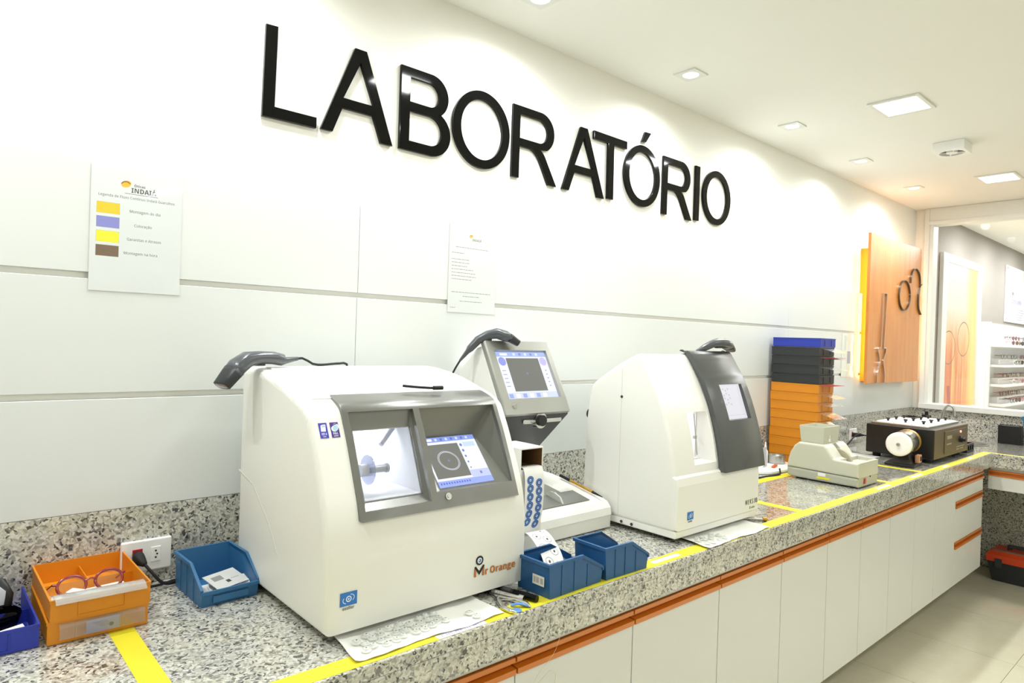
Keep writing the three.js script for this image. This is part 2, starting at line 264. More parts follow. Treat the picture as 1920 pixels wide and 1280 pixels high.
// ---------------------------------------------------------------- sign letters on the wall
{
  const y0 = 2.13, y1 = 2.39, D = 0.035, z0 = 0.0005, z1 = 0.0125;
  const el = (cx, cy, rx, ry, ri, rj) => { const s = new THREE.Shape().absellipse(cx, cy, rx, ry, 0, Math.PI * 2); s.holes.push(new THREE.Path().absellipse(cx, cy, ri, rj, 0, Math.PI * 2, true)); return s; };
  const A = (l, a, r) => {      // left foot, apex start, right foot
    const hw = 0.019, s = shapeOf([[l, y0], [l + 0.037, y0], [l + 0.066, y0 + 0.075], [r - 0.07, y0 + 0.075], [r - 0.041, y0], [r, y0], [a + hw, y1], [a - hw, y1]]);
    const k = (y) => (y - y0) / (y1 - y0), xl = l + 0.037 + (a - l - 0.037) * k(y0 + 0.105) * 0.93, xr = r - 0.041 - (r - 0.041 - a) * k(y0 + 0.105) * 0.93;
    s.holes.push(new THREE.Path([[xl, y0 + 0.105], [a, y1 - 0.04], [xr, y0 + 0.105]].map((p) => new THREE.Vector2(...p)))); return s;
  };
  const bowl = (s, xl, xr, yb, yt) => { const r = (yt - yb) / 2; s.lineTo(xr - r, yb); s.absarc(xr - r, yb + r, r, -Math.PI / 2, Math.PI / 2, false); s.lineTo(xl, yt); };
  const holeBowl = (xl, xr, yb, yt) => { const p = new THREE.Path(), r = (yt - yb) / 2; p.moveTo(xl, yb); p.lineTo(xl, yt); p.lineTo(xr - r, yt); p.absarc(xr - r, yb + r, r, Math.PI / 2, -Math.PI / 2, true); p.lineTo(xl, yb); return p; };
  const Bs = (l, r) => { const s = new THREE.Shape(), ym = 2.262; s.moveTo(l, y0); const ra = (ym + 0.014 - y0) / 2; s.lineTo(r - ra, y0); s.absarc(r - ra, y0 + ra, ra, -Math.PI / 2, Math.PI / 2 - 0.35, false); const rb = (y1 - ym + 0.008) / 2; s.absarc(r - 0.012 - rb, y1 - rb, rb, -Math.PI / 2 + 0.35, Math.PI / 2, false); s.lineTo(l, y1); s.lineTo(l, y0); s.holes.push(holeBowl(l + D, r - D, y0 + 0.031, ym - 0.008), holeBowl(l + D, r - D - 0.013, ym + 0.022, y1 - 0.031)); return s; };
  const Rs = (l, r) => { const s = new THREE.Shape(), ym = 2.245, rb = (y1 - ym) / 2; s.moveTo(l, y0); s.lineTo(l + D, y0); s.lineTo(l + D, ym); s.lineTo(l + 0.09, ym); s.quadraticCurveTo(l + 0.118, ym - 0.004, l + 0.14, ym - 0.04); s.lineTo(r - 0.043, y0); s.lineTo(r, y0); s.lineTo(r - 0.055, ym - 0.028); s.quadraticCurveTo(r - 0.07, ym - 0.002, r - 0.088, ym + 0.006); s.absarc(r - 0.018 - rb, y1 - rb, rb, -Math.PI / 2 + 0.55, Math.PI / 2, false); s.lineTo(l, y1); s.lineTo(l, y0); s.holes.push(holeBowl(l + D, r - 0.018 - D, ym + 0.03, y1 - 0.03)); return s; };
  const rect = (a, b, c, d) => shapeOf([[a, c], [b, c], [b, d], [a, d]]);
  const letters = [['L', [shapeOf([[0.668, y0 - 0.005], [0.822, y0 - 0.003], [0.822, y0 + 0.027], [0.701, y0 + 0.027], [0.705, y1 - 0.015], [0.672, y1 - 0.017]])], 'at the start of the word'],
    ['A', [A(0.835, 0.955, 1.071)], 'second letter of the word'], ['B', [Bs(1.095, 1.289)], 'third letter of the word'], ['O', [el(1.423, 2.262, 0.125, 0.132, 0.091, 0.102)], 'right after the B'],
    ['R', [Rs(1.562, 1.789)], 'before the gap in the word'], ['A', [A(1.822, 1.937, 2.066)], 'right before the T'], ['T', [shapeOf([[2.087, y0 + 0.006], [2.124, y0 + 0.006], [2.121, y1 - 0.029], [2.204, y1 - 0.029], [2.204, y1 + 0.004], [1.995, y1 + 0.004], [1.995, y1 - 0.029], [2.084, y1 - 0.029]])], 'seventh letter of the word'],
    ['O with an acute accent', [el(2.316, 2.27, 0.125, 0.132, 0.091, 0.102), shapeOf([[2.303, 2.417], [2.333, 2.42], [2.366, 2.465], [2.326, 2.464]])], 'eighth letter of the word'],
    ['R', [Rs(2.464, 2.695)], 'right before the I'], ['I', [rect(2.72, 2.756, y0 + 0.008, y1 + 0.006)], 'next to last in the word'], ['O', [el(2.91, 2.272, 0.125, 0.132, 0.091, 0.102)], 'at the end of the word']];
  for (const [ch, shapes, where] of letters) solo('sign_letter', `glossy black wall letter ${ch}, ${where}`, 'letter', merge(shapes.map((s) => extrude(s, z1 - z0, 0.0012, 1, 48))).translate(0, -1.55, 0).scale(1.01, 1.01, 1).translate(0, 1.55, z0), M.gloss, null, 'black letters of the wall sign');
}
// ---------------------------------------------------------------- worktop, cabinets
const ZE = 0.713, XC = 5.09;     // worktop front edge, inner corner of the L
{
  const t = thing('granite_worktop', 'L-shaped speckled granite worktop with deep front edge', 'worktop', [2, 0.834, 0.36]);
  const s = shapeOf([[XL, -0.021], [XR - 0.021, -0.021], [XR - 0.021, -3.0], [XC, -3.0], [XC, -ZE], [XL, -ZE]]);
  s.holes.push(new THREE.Path().absellipse(5.47, -0.43, 0.17, 0.17, 0, Math.PI * 2));
  wp(t, 'slab', metreUV(extY(s, Y0 - 0.03, Y0, 0.0015, 1), GS), M.granite);
  const cuts = [XL, -0.55, 1.275, 2.74, 4.2, XC];
  for (let i = 0; i + 1 < cuts.length; i++) wp(t, 'edge_strip', metreUV(bx(cuts[i] + 0.0006, cuts[i + 1] - 0.0006, 0.834, Y0 - 0.03, ZE - 0.03, ZE - 0.0005), GS), M.granite);
  wp(t, 'edge_strip', metreUV(bx(XC + 0.0005, XC + 0.03, 0.834, Y0 - 0.03, ZE - 0.03, 3.0), GS), M.granite);
}
{
  const t = thing('round_sink', 'round steel sink set into worktop corner behind the black tinting unit', 'sink', [5.47, 0.78, 0.43]);
  part(t, 'bowl', lathe([[0, 0], [0.12, 0.005], [0.155, 0.03], [0.164, 0.1], [0.166, 0.1405], [0.18, 0.1415], [0.18, 0.1435], [0.162, 0.1425], [0.158, 0.1], [0.15, 0.034], [0.118, 0.011], [0, 0.006]], 40), M.steel);
  part(t, 'drain', disc(0.02, 0, 0.009, 0, 'y', 0.004), M.darkGrey);
}
const HZ0 = 0.662, HZ1 = 0.69;   // handle channel
const channel = (x0, x1, yb, yt) => extX([[HZ0, yb], [HZ1, yb], [HZ1, yb + 0.013], [HZ0 + 0.008, yb + 0.015], [HZ0 + 0.006, yt - 0.014], [HZ1 - 0.004, yt - 0.011], [HZ1 - 0.004, yt], [HZ0, yt]], x0, x1);
function cabinet(x0, x1, doors, label) {
  const t = thing('base_cabinet', label, 'cabinet', [(x0 + x1) / 2, 0.205, 0.35], 0, 'white base cabinets under the worktop');
  const bz = 0.661;
  wp(t, 'body', merge(bx(x0 + 0.0005, x0 + 0.018, 0.206, 0.833, 0.03, bz), bx(x1 - 0.018, x1 - 0.0005, 0.206, 0.833, 0.03, bz), bx(x0 + 0.018, x1 - 0.018, 0.206, 0.224, 0.03, bz), bx(x0 + 0.018, x1 - 0.018, 0.224, 0.833, 0.03, 0.04), bx(x0 + 0.018, x1 - 0.018, 0.812, 0.833, 0.04, bz), bx(x0 + 0.001, x1 - 0.001, 0.808, 0.8335, bz + 0.0005, 0.68)), M.carcass);
  for (const [a, b, yb, yt] of doors) {
    const d = wp(t, yt - yb > 0.4 ? 'door' : 'drawer_front', bx(a + 0.0016, b - 0.0016, yb, yt - 0.0385, bz + 0.001, 0.683, 0.0015, 1), M.laminate);
    wp(d, 'handle', channel(a + 0.003, b - 0.003, yt - 0.038, yt), M.orangeHandle, 'orange channel pull along the top edge');
  }
  return t;
}
const YD = 0.805, full = (a, b) => [a, b, 0.206, YD];
cabinet(-1.6, -0.7, [full(-1.6, -1.15), full(-1.15, -0.7)], 'white two-door base cabinet with orange pulls at far left end');
cabinet(-0.7, 0.17, [full(-0.7, -0.27), full(-0.27, 0.17)], 'white two-door base cabinet with orange pulls below orange trays');
cabinet(0.17, 1.053, [full(0.17, 0.61), full(0.61, 1.053)], 'white two-door base cabinet with orange pulls below white edging machine');
cabinet(1.053, 1.94, [full(1.053, 1.494), full(1.494, 1.94)], 'white two-door base cabinet with orange pulls below the pair of blue bins');
cabinet(1.94, 2.752, [full(1.94, 2.364), full(2.364, 2.752)], 'white two-door base cabinet with orange pulls below machine with charcoal panel');
cabinet(2.752, 3.44, [full(2.752, 3.092), full(3.092, 3.44)], 'white two-door base cabinet with orange pulls below beige hand grinder');
cabinet(3.44, 4.106, [full(3.44, 3.78), full(3.78, 4.106)], 'white two-door base cabinet with orange pulls below polishing motor');
cabinet(4.106, 4.466, [full(4.106, 4.466)], 'narrow single-door white base cabinet with orange pull beside the drawers');
cabinet(4.466, 5.03, [[4.466, 5.03, 0.691, YD], [4.466, 5.03, 0.456, 0.69], [4.466, 5.03, 0.206, 0.455]], 'white cabinet of three drawers with orange pulls in the corner');
{
  const t = thing('desk_drawer_unit', 'shallow white drawer with orange pull under the right worktop', 'drawer', [5.4, 0.69, 1.85]);
  wp(t, 'body', merge(bx(XC + 0.045, XR - 0.03, 0.7, 0.715, 0.72, 2.99), bx(XC + 0.045, XC + 0.06, 0.715, 0.833, 0.72, 2.99), bx(XC + 0.06, XR - 0.03, 0.82, 0.833, 0.72, 2.99), bx(XR - 0.045, XR - 0.03, 0.715, 0.82, 0.72, 2.99), bx(XC + 0.035, XC + 0.0445, 0.812, 0.833, 0.7, 2.99)), M.carcass);
  const f = wp(t, 'drawer_front', bx(XC + 0.026, XC + 0.0445, 0.69, 0.775, 0.69, 2.99, 0.0015, 1), M.laminate);
  wp(f, 'handle', merge(bx(XC + 0.02, XC + 0.044, 0.776, 0.783, 0.69, 2.99), bx(XC + 0.038, XC + 0.044, 0.783, 0.803, 0.69, 2.99), bx(XC + 0.023, XC + 0.044, 0.803, 0.811, 0.69, 2.99)), M.orangeHandle, 'orange channel pull along the top edge');
}
// ---------------------------------------------------------------- yellow tape on the worktop
const tapeAt = (label, x0, x1, z0, z1, h = 0.0004, y = Y0 + 0.0002) => solo('yellow_tape', label, 'tape', bx(x0, x1, y, y + h, z0, z1), M.tape, null, 'yellow tape lines on the worktop');
tapeAt('long yellow tape along the front edge of the worktop', -0.9, XC + 0.03, 0.66, 0.706);
tapeAt('yellow tape running to the front from orange trays', 0.297, 0.343, 0.022, 0.6598);
tapeAt('yellow tape crossing worktop right of charcoal-panel machine', 2.52, 2.566, 0.2, 0.6598);
tapeAt('yellow tape running behind the back end of beige grinder', 2.567, 3.3, 0.262, 0.308);
tapeAt('yellow tape crossing worktop between beige grinder and polishing motor', 3.91, 3.95, 0.3, 0.6598);
tapeAt('short yellow tape beside front corner of beige grinder', 3.45, 3.49, 0.5, 0.6598);
tapeAt('yellow tape along the edge of the right worktop', XC + 0.004, XC + 0.03, 0.707, 2.6);
const tag = (txt) => print(256, 48, (g, w, h) => { g.fillStyle = '#f4f3fb'; g.fillRect(0, 0, w, h); if (txt) { g.fillStyle = '#8f8ad0'; for (let k = 0; k < txt; k++) { const x = w / 2 + (k - (txt - 1) / 2) * 24; g.fillRect(x - 8, 13, 4, 22); g.fillRect(x - 8, 13 + 8 * (k % 3), 15, 4); if (k % 2) g.fillRect(x + 4, 15, 4, 20); } } });
function tapeTag(label, txt, x, z, w, turn = 0, d = 0.018) { const m = new THREE.MeshStandardMaterial({ map: tag(txt), roughness: 0.6 }); const o = solo('tape_label', label, 'label', plate(w, d, 0.0003).rotateX(-Math.PI / 2), m, [x, Y0 + 0.0009, z], 'white name labels on the tape'); o.rotation.y = turn; }
tapeTag('white paper label on tape in front of white edging machine', 9, 0.88, 0.697, 0.13);
tapeTag('white paper label on tape between blue bins and charcoal-panel machine', 6, 1.64, 0.682, 0.13);
tapeTag('white paper label on tape at front corner of beige grinder', 0, 3.33, 0.683, 0.16);
tapeTag('white paper label on tape left of polishing motor', 0, 3.78, 0.683, 0.16);
tapeTag('white paper label on tape in front of polishing motor', 0, 4.25, 0.683, 0.1);
tapeTag('white paper label on tape in front of black tinting unit', 0, 4.72, 0.683, 0.1);
// ---------------------------------------------------------------- posters on the boards
function poster(label, x0, x1, y0, y1, z, tex, tilt = 0) {
  const t = thing('notice_sheet', label, 'notice', [(x0 + x1) / 2, y0, z]); t.rotation.z = tilt;
  const w = x1 - x0, h = y1 - y0;
  part(t, 'sheet', plate(w - 0.008, h - 0.008, 0.0006).translate(0, h / 2, 0.0006), new THREE.MeshStandardMaterial({ map: tex, roughness: 0.7 }));
  const sl = new THREE.PlaneGeometry(w, h, 24, 30), p = sl.attributes.position;
  for (let i = 0; i < p.count; i++) { const a = p.getX(i) * 40, b = p.getY(i) * 26; p.setZ(i, 0.0016 + 0.0006 * Math.sin(a + 1.7 * Math.sin(b)) * Math.sin(b * 0.7 + 1)); }
  sl.computeVertexNormals(); part(t, 'plastic_sleeve', sl.translate(0, h / 2, 0.0004), M.clear, 'clear plastic sleeve');
  return t;
}
const sun = (g, x, y, s) => { g.fillStyle = '#e8bf3c'; g.beginPath(); g.ellipse(x, y, s, s * 0.7, -0.4, 0, 7); g.fill(); g.strokeStyle = '#9c5a34'; g.lineWidth = s * 0.22; g.beginPath(); g.arc(x, y + s * 0.5, s, 3.6, 5.6); g.stroke(); };
poster('plastic-sleeved colour key sheet with yellow, blue and brown boxes', 0.279, 0.482, 1.626, 1.927, 0.0205, print(820, 1200, (g, w, h) => {
  g.fillStyle = '#e4e9ea'; g.fillRect(0, 0, w, h); sun(g, 300, 150, 46);
  g.fillStyle = '#4a4a4a'; g.font = 'bold 34px sans-serif'; g.fillText('Óticas', 370, 168); g.font = 'bold 64px sans-serif'; g.fillText('INDAIÁ', 345, 226); g.fillRect(290, 238, 300, 4);
  g.fillStyle = '#4e5252'; g.font = '34px sans-serif'; g.fillText('Legenda de Fluxo Contínuo Indaiá Guarulhos', 62, 292, 690);
  [['#f2cf35', 350, 'Montagem do dia', 335], ['#8f92d6', 486, 'Coloração', 380], ['#f6ee3a', 624, 'Garantias e Atrasos', 318], ['#7d6652', 760, 'Montagem na hora', 292]].forEach(([c, y, s, x]) => {
    g.fillStyle = c; g.fillRect(52, y, 198, 106); g.strokeStyle = '#b8b4a8'; g.lineWidth = 2; g.strokeRect(52, y, 198, 106); g.fillStyle = '#4e5252'; g.font = '36px sans-serif'; g.fillText(s, x, y + 72);
  });
}));
poster('plastic-sleeved white notice of printed lines between the letters and monitor', 1.3, 1.513, 1.627, 1.934, 0.0205, print(820, 1200, (g, w, h) => {
  g.fillStyle = '#e2e6e5'; g.fillRect(0, 0, w, h); sun(g, 366, 150, 30); g.fillStyle = '#6d6d62'; g.font = 'bold 46px sans-serif'; g.fillText('INDAIÁ', 384, 210); g.fillStyle = '#e6dfa8'; g.fillRect(70, 224, 690, 4);
  g.fillStyle = '#8f938e'; g.font = '22px sans-serif';
  const line = (x, y, n) => { for (let cx = x, k = 0; k < n; k++) { const q = 14 + 46 * hash(k, y, 3); g.fillRect(cx, y, q, 8); cx += q + 9; } };
  [[110, 310, 12], [50, 390, 5], [50, 476, 7], [50, 520, 6], [50, 566, 6], [50, 610, 9], [50, 656, 11], [50, 700, 10], [50, 744, 8], [60, 920, 14], [250, 972, 6], [200, 1040, 9], [40, 1130, 3]].forEach((a) => line(...a));
}));
poster('small glossy notice beside the orange wall box', 4.46, 4.7, 1.365, 1.655, 0.0205, print(400, 520, (g, w, h) => { g.fillStyle = '#eef2e9'; g.fillRect(0, 0, w, h); g.fillStyle = '#a9bfd0'; g.fillRect(150, 210, 90, 150); g.fillStyle = '#7d98b8'; g.beginPath(); g.moveTo(30, 210); g.lineTo(90, 320); g.lineTo(60, 250); g.fill(); g.fillStyle = '#d6e0dc'; g.fillRect(60, 20, 60, 180); }));
// ---------------------------------------------------------------- orange wall box with spectacles motif
const woodMap = noiseTex(512, (x, y) => { const n = vnoise(x / 5, y / 90, 102, 4) * 0.5 + vnoise(x / 22, y / 128, 23, 2) * 0.5, v = 26 * (n - 0.5); return [208 + v * 0.5, 132 + v, 54 + v]; });
{
  M.wood = phys(0xffffff, 0.34, { map: woodMap, clearcoat: 0.3, clearcoatRoughness: 0.15 }); M.boxOrange = std(0xe8920f, 0.5);
  const X0 = 4.7, X1 = 5.7, Ya = 1.325, Yb = 2.333, zf = 0.072;
  const t = thing('wall_light_box', 'orange wood wall box with metal spectacles outline and glowing edges', 'wall box', [(X0 + X1) / 2, Ya, 0.001]);
  const s = shapeOf([[X0, Ya], [X1, Ya], [X1, Yb], [X0, Yb]]);
  // slot of the temple arm, open at the bottom edge
  wp(t, 'front_panel', metreUV(extZ(s, zf, zf + 0.018, 0.001, 1), 0.9), M.wood);
  wp(t, 'body', merge(bx(4.776, 4.79, Ya + 0.012, 2.24, 0.001, zf), bx(4.79, 5.62, 2.226, 2.24, 0.001, zf), bx(4.79, 5.62, Ya + 0.012, Ya + 0.026, 0.001, zf), bx(5.606, 5.62, Ya + 0.026, 2.226, 0.001, zf)), M.boxOrange);
  const zb = zf + 0.0185, band = (pts, w = 0.013, th = 0.005, seg = 60) => ribbon(pts.map(([x, y]) => [x, y, zb + w / 2]), w, [0, 0, 1], th, seg);
  const arc = (cx, cy, rx, ry, a0, a1) => Array.from({ length: 29 }, (_, i) => { const a = a0 + (a1 - a0) * i / 28; return [cx + rx * Math.cos(a), cy + ry * Math.sin(a)]; });
  wp(t, 'spectacles_outline', merge(band(arc(5.335, 1.955, 0.112, 0.108, 0.15, 6.4)), band(arc(5.556, 2.065, 0.104, 0.105, 3.25, -0.25)), band([[5.652, 2.035], [5.628, 1.96], [5.64, 1.88], [5.696, 1.832]]), band([[5.652, 2.035], [5.672, 2.055], [5.698, 2.062]])), M.bronze);
  const arm = [[4.858, 1.327], [4.857, 1.38], [4.872, 1.425], [4.897, 1.475], [4.878, 1.52], [4.862, 1.545], [4.862, 1.566], [4.905, 1.566]];
  const armR = [[4.992, 1.327], [4.993, 1.38], [4.98, 1.425], [4.962, 1.475], [4.985, 1.52], [5.0, 1.545], [5.0, 1.566], [4.96, 1.566]];
  wp(t, 'temple_outline', merge(band(arm), band(armR), band([[4.905, 1.566], [4.918, 1.75], [4.93, 1.94]], 0.013, 0.005, 10), band([[4.96, 1.566], [4.972, 1.75], [4.985, 1.94]], 0.013, 0.005, 10), band([[4.93, 1.94], [4.958, 1.943], [4.985, 1.94]], 0.013, 0.005, 6)), M.chrome);
  // warm light strips behind the overhanging front panel
  const warm = new THREE.Color().setRGB(1, 0.8, 0.36), g = glow(warm, 2.5);
  for (const [a, b, c, d] of [[4.735, 4.748, Ya + 0.03, 2.23], [5.645, 5.658, Ya + 0.03, 2.23], [4.8, 5.6, 2.262, 2.275]]) wp(t, 'light_strip', bx(a, b, c, d, 0.066, 0.0715), g, 'warm yellow light strip');
  const strip = (x, y, w, h, k = 18) => { const l = new THREE.RectAreaLight(warm, k, w, h); l.position.set(x - t.position.x, y - t.position.y, 0.065 - t.position.z); t.add(l); };
  strip(4.7415, 1.79, 0.013, 0.86, 11); strip(5.6515, 1.79, 0.013, 0.86); strip(5.2, 2.2685, 0.8, 0.013);
}
// ---------------------------------------------------------------- sockets
function socket(label, x, y, plugSide) {
  const t = thing('wall_socket', label, 'socket', [x, y, 0.0205]);
  part(t, 'cover_plate', bx(-0.056, 0.056, 0, 0.078, 0, 0.009, 0.006), M.white);
  for (const s of [-1, 1]) {
    const m = part(t, 'outlet', bx(s * 0.02 - 0.011, s * 0.02 + 0.011, 0.022, 0.058, 0.0085, 0.0105, 0.001, 1), s === plugSide ? M.red : M.white, s === plugSide ? 'red outlet' : 'white outlet');
    if (s !== plugSide) for (const dy of [-0.008, 0, 0.008]) part(m, 'pin_hole', disc(0.0022, s * 0.02 + (dy ? 0 : 0.003), 0.04 + dy, 0.0108, 'z', 0.0006, 12), M.black);
  }
  return t;
}
socket('white double wall socket with red outlet beside orange trays', 0.42, 0.952, -1);
socket('white wall socket behind the black tinting unit', 4.68, 0.942, -1);
{
  const t = thing('power_plug', 'black plug in the red outlet with cable running behind blue bin', 'plug', [0.4, 0.985, 0.032]);
  wp(t, 'plug_body', sweep([[0.4, 0.992, 0.0315, 0.012, 0.013], [0.4, 0.992, 0.04, 0.013, 0.014], [0.402, 0.988, 0.056, 0.011, 0.012], [0.408, 0.982, 0.068, 0.006, 0.006]], [0, 1, 0], 14), M.rubber);
  wp(t, 'cable', tube([[0.408, 0.982, 0.066], [0.42, 0.965, 0.08], [0.445, 0.935, 0.085], [0.49, 0.925, 0.065], [0.56, 0.9245, 0.05], [0.7, 0.9245, 0.045], [0.8, 0.9245, 0.04]], 0.0038, 60), M.rubber);
  wp(t, 'cable', tube([[0.37, 0.9235, 0.035], [0.43, 0.9235, 0.06], [0.5, 0.9235, 0.04], [0.6, 0.9235, 0.032], [0.8, 0.9235, 0.03]], 0.003, 50), M.rubber);
}
{
  const t = thing('power_plug', 'black plug and cable between far socket and tinting unit', 'plug', [4.66, 0.98, 0.032]);
  wp(t, 'plug_body', sweep([[4.66, 0.981, 0.0315, 0.012, 0.013], [4.66, 0.981, 0.05, 0.014, 0.015], [4.665, 0.985, 0.08, 0.01, 0.01], [4.67, 0.985, 0.1, 0.005, 0.005]], [0, 1, 0], 14), M.rubber);
  wp(t, 'cable', tube([[4.67, 0.985, 0.098], [4.7, 0.98, 0.14], [4.72, 0.97, 0.18], [4.73, 0.97, 0.262]], 0.004, 30), M.rubber);
  wp(t, 'cable', tube([[4.665, 0.985, 0.09], [4.6, 1.0, 0.1], [4.52, 0.99, 0.1], [4.45, 0.95, 0.09], [4.4, 0.9245, 0.09], [4.3, 0.9245, 0.12]], 0.004, 40), M.rubber);
}
const rod = (a, b, r, r2 = r, n = 16) => { const A = new THREE.Vector3(...a), B = new THREE.Vector3(...b), v = B.clone().sub(A); return new THREE.CylinderGeometry(r2, r, v.length(), n).applyQuaternion(new THREE.Quaternion().setFromUnitVectors(new THREE.Vector3(0, 1, 0), v.clone().normalize())).translate((a[0] + b[0]) / 2, (a[1] + b[1]) / 2, (a[2] + b[2]) / 2); };
// ---------------------------------------------------------------- screens
const screenEdger = print(640, 480, (g, w, h) => {
  g.fillStyle = '#dfe3f6'; g.fillRect(0, 0, w, h); g.fillStyle = '#7f93d6'; g.fillRect(0, 0, w, 48); g.fillStyle = '#e8ecff'; g.fillRect(14, 12, 112, 24);
  for (let i = 0; i < 7; i++) { g.fillStyle = i % 2 ? '#5a67b4' : '#c5cdf2'; g.fillRect(160 + 62 * i, 12, 26, 24); }
  g.fillStyle = '#6d6f68'; g.fillRect(14, 72, 392, 330); g.strokeStyle = '#c9cbd6'; g.lineWidth = 5;
  for (const k of [1, 0.9]) { g.beginPath(); g.ellipse(222, 238, 118 * k, 92 * k, 0.18, 0, 7); g.stroke(); }
  g.strokeStyle = '#8d90e0'; g.lineWidth = 3; g.beginPath(); g.moveTo(206, 238); g.lineTo(238, 238); g.moveTo(222, 222); g.lineTo(222, 254); g.stroke();
  g.fillStyle = '#b9cdf0'; g.fillRect(470, 70, 140, 48); g.fillStyle = '#6c7cbc'; for (let i = 0; i < 5; i++) { g.beginPath(); g.arc(440, 96 + i * 58, 16 - i * 2, 0, 7); g.fill(); }
  g.fillStyle = '#b7c0ee'; g.fillRect(410, 352, 230, 70); g.fillStyle = '#6c7cbc'; g.fillRect(520, 372, 24, 26); g.fillStyle = '#93a3e4'; g.fillRect(0, 424, w, 56); g.fillStyle = '#5c69b8'; g.font = '26px sans-serif'; for (let i = 0; i < 12; i++) g.fillRect(20 + i * 30, 440, 16, 18);
});
const screenTracer = print(640, 480, (g, w, h) => {
  g.fillStyle = '#dcdff2'; g.fillRect(0, 0, w, h); g.fillStyle = '#9fb0e0'; g.fillRect(0, 0, w, 50); g.fillStyle = '#e9edff'; g.fillRect(60, 14, 90, 24); for (let i = 0; i < 5; i++) { g.fillStyle = i % 2 ? '#7c8cc6' : '#cfd7f4'; g.fillRect(220 + 72 * i, 12, 30, 26); }
  g.fillStyle = '#6f716b'; g.fillRect(118, 66, 412, 342); g.fillStyle = '#8b96d8'; g.beginPath(); g.arc(66, 100, 44, 0, 7); g.fill(); g.fillStyle = '#b7b2dc'; g.beginPath(); g.arc(584, 100, 44, 0, 7); g.fill();
  g.strokeStyle = '#8d90d0'; g.lineWidth = 4; g.beginPath(); g.moveTo(318, 226); g.lineTo(348, 226); g.moveTo(333, 212); g.lineTo(333, 240); g.stroke(); g.fillStyle = '#9a9fb6'; for (let i = 0; i < 5; i++) { g.fillRect(574, 190 + 40 * i, 20, 12); g.fillRect(34, 190 + 40 * i, 44, 8); }
  g.fillStyle = '#c7cff0'; g.fillRect(0, 420, w, 60); for (let i = 0; i < 6; i++) { g.fillStyle = i % 2 ? '#e8ecff' : '#93a3d8'; g.fillRect(26 + 84 * i, 430, 50, 42); }
});
const screenBlocker = print(480, 480, (g, w, h) => { g.fillStyle = '#dcdbe2'; g.fillRect(0, 0, w, h); g.fillStyle = '#c2c1cc'; for (let i = 0; i < 12; i++) { g.beginPath(); g.arc(110 + 50 * (i % 3), 70 + 62 * Math.floor(i / 3) + 20 * (i % 2), 14, 0, 7); g.fill(); } g.fillStyle = '#cfced8'; g.fillRect(20, 420, 430, 10); });
const screenMat = (tex, k) => new THREE.MeshStandardMaterial({ color: 0x101010, roughness: 0.15, emissive: 0xffffff, emissiveMap: tex, emissiveIntensity: k });
// a flat plate with its print, laid between four room points: top left, top right, bottom left
function plateAt(tl, tr, bl, th = 0.002) {
  const a = new THREE.Vector3(...tl), u = new THREE.Vector3(...tr).sub(a), v = new THREE.Vector3(...bl).sub(a), w = u.length(), h = v.length();
  const X = u.clone().normalize(), Y = v.clone().negate().normalize(), Z = new THREE.Vector3().crossVectors(X, Y).normalize(); Y.crossVectors(Z, X);
  const c = a.clone().addScaledVector(u, 0.5).addScaledVector(v, 0.5).addScaledVector(Z, -th / 2);
  return plate(w, h, th).applyMatrix4(new THREE.Matrix4().makeBasis(X, Y, Z).setPosition(c));
}
const badge = (label, tex, tl, tr, bl, t, name) => { const m = new THREE.MeshStandardMaterial({ map: tex, transparent: true, roughness: 0.4 }); return wp(t, name, plateAt(tl, tr, bl, 0.0006), m, label); };
const makerLogo = print(256, 256, (g, w, h) => {
  g.clearRect(0, 0, w, h); g.fillStyle = '#2d78c8'; g.fillRect(6, 0, 244, 176); g.strokeStyle = '#f4f8ff'; g.lineWidth = 12; g.beginPath(); g.arc(130, 90, 34, 0, 7); g.stroke();
  g.lineWidth = 8; g.beginPath(); g.ellipse(128, 92, 82, 52, -0.25, 2.2, 3.9); g.stroke(); g.beginPath(); g.ellipse(128, 88, 82, 52, -0.25, 5.2, 7.2); g.stroke(); g.fillStyle = '#f4f8ff'; g.font = 'bold 50px sans-serif'; g.textAlign = 'center'; g.fillText('e', 130, 105);
  g.fillStyle = '#8e8e86'; g.font = 'bold 54px sans-serif'; g.fillText('essilor', 128, 228, 240);
});
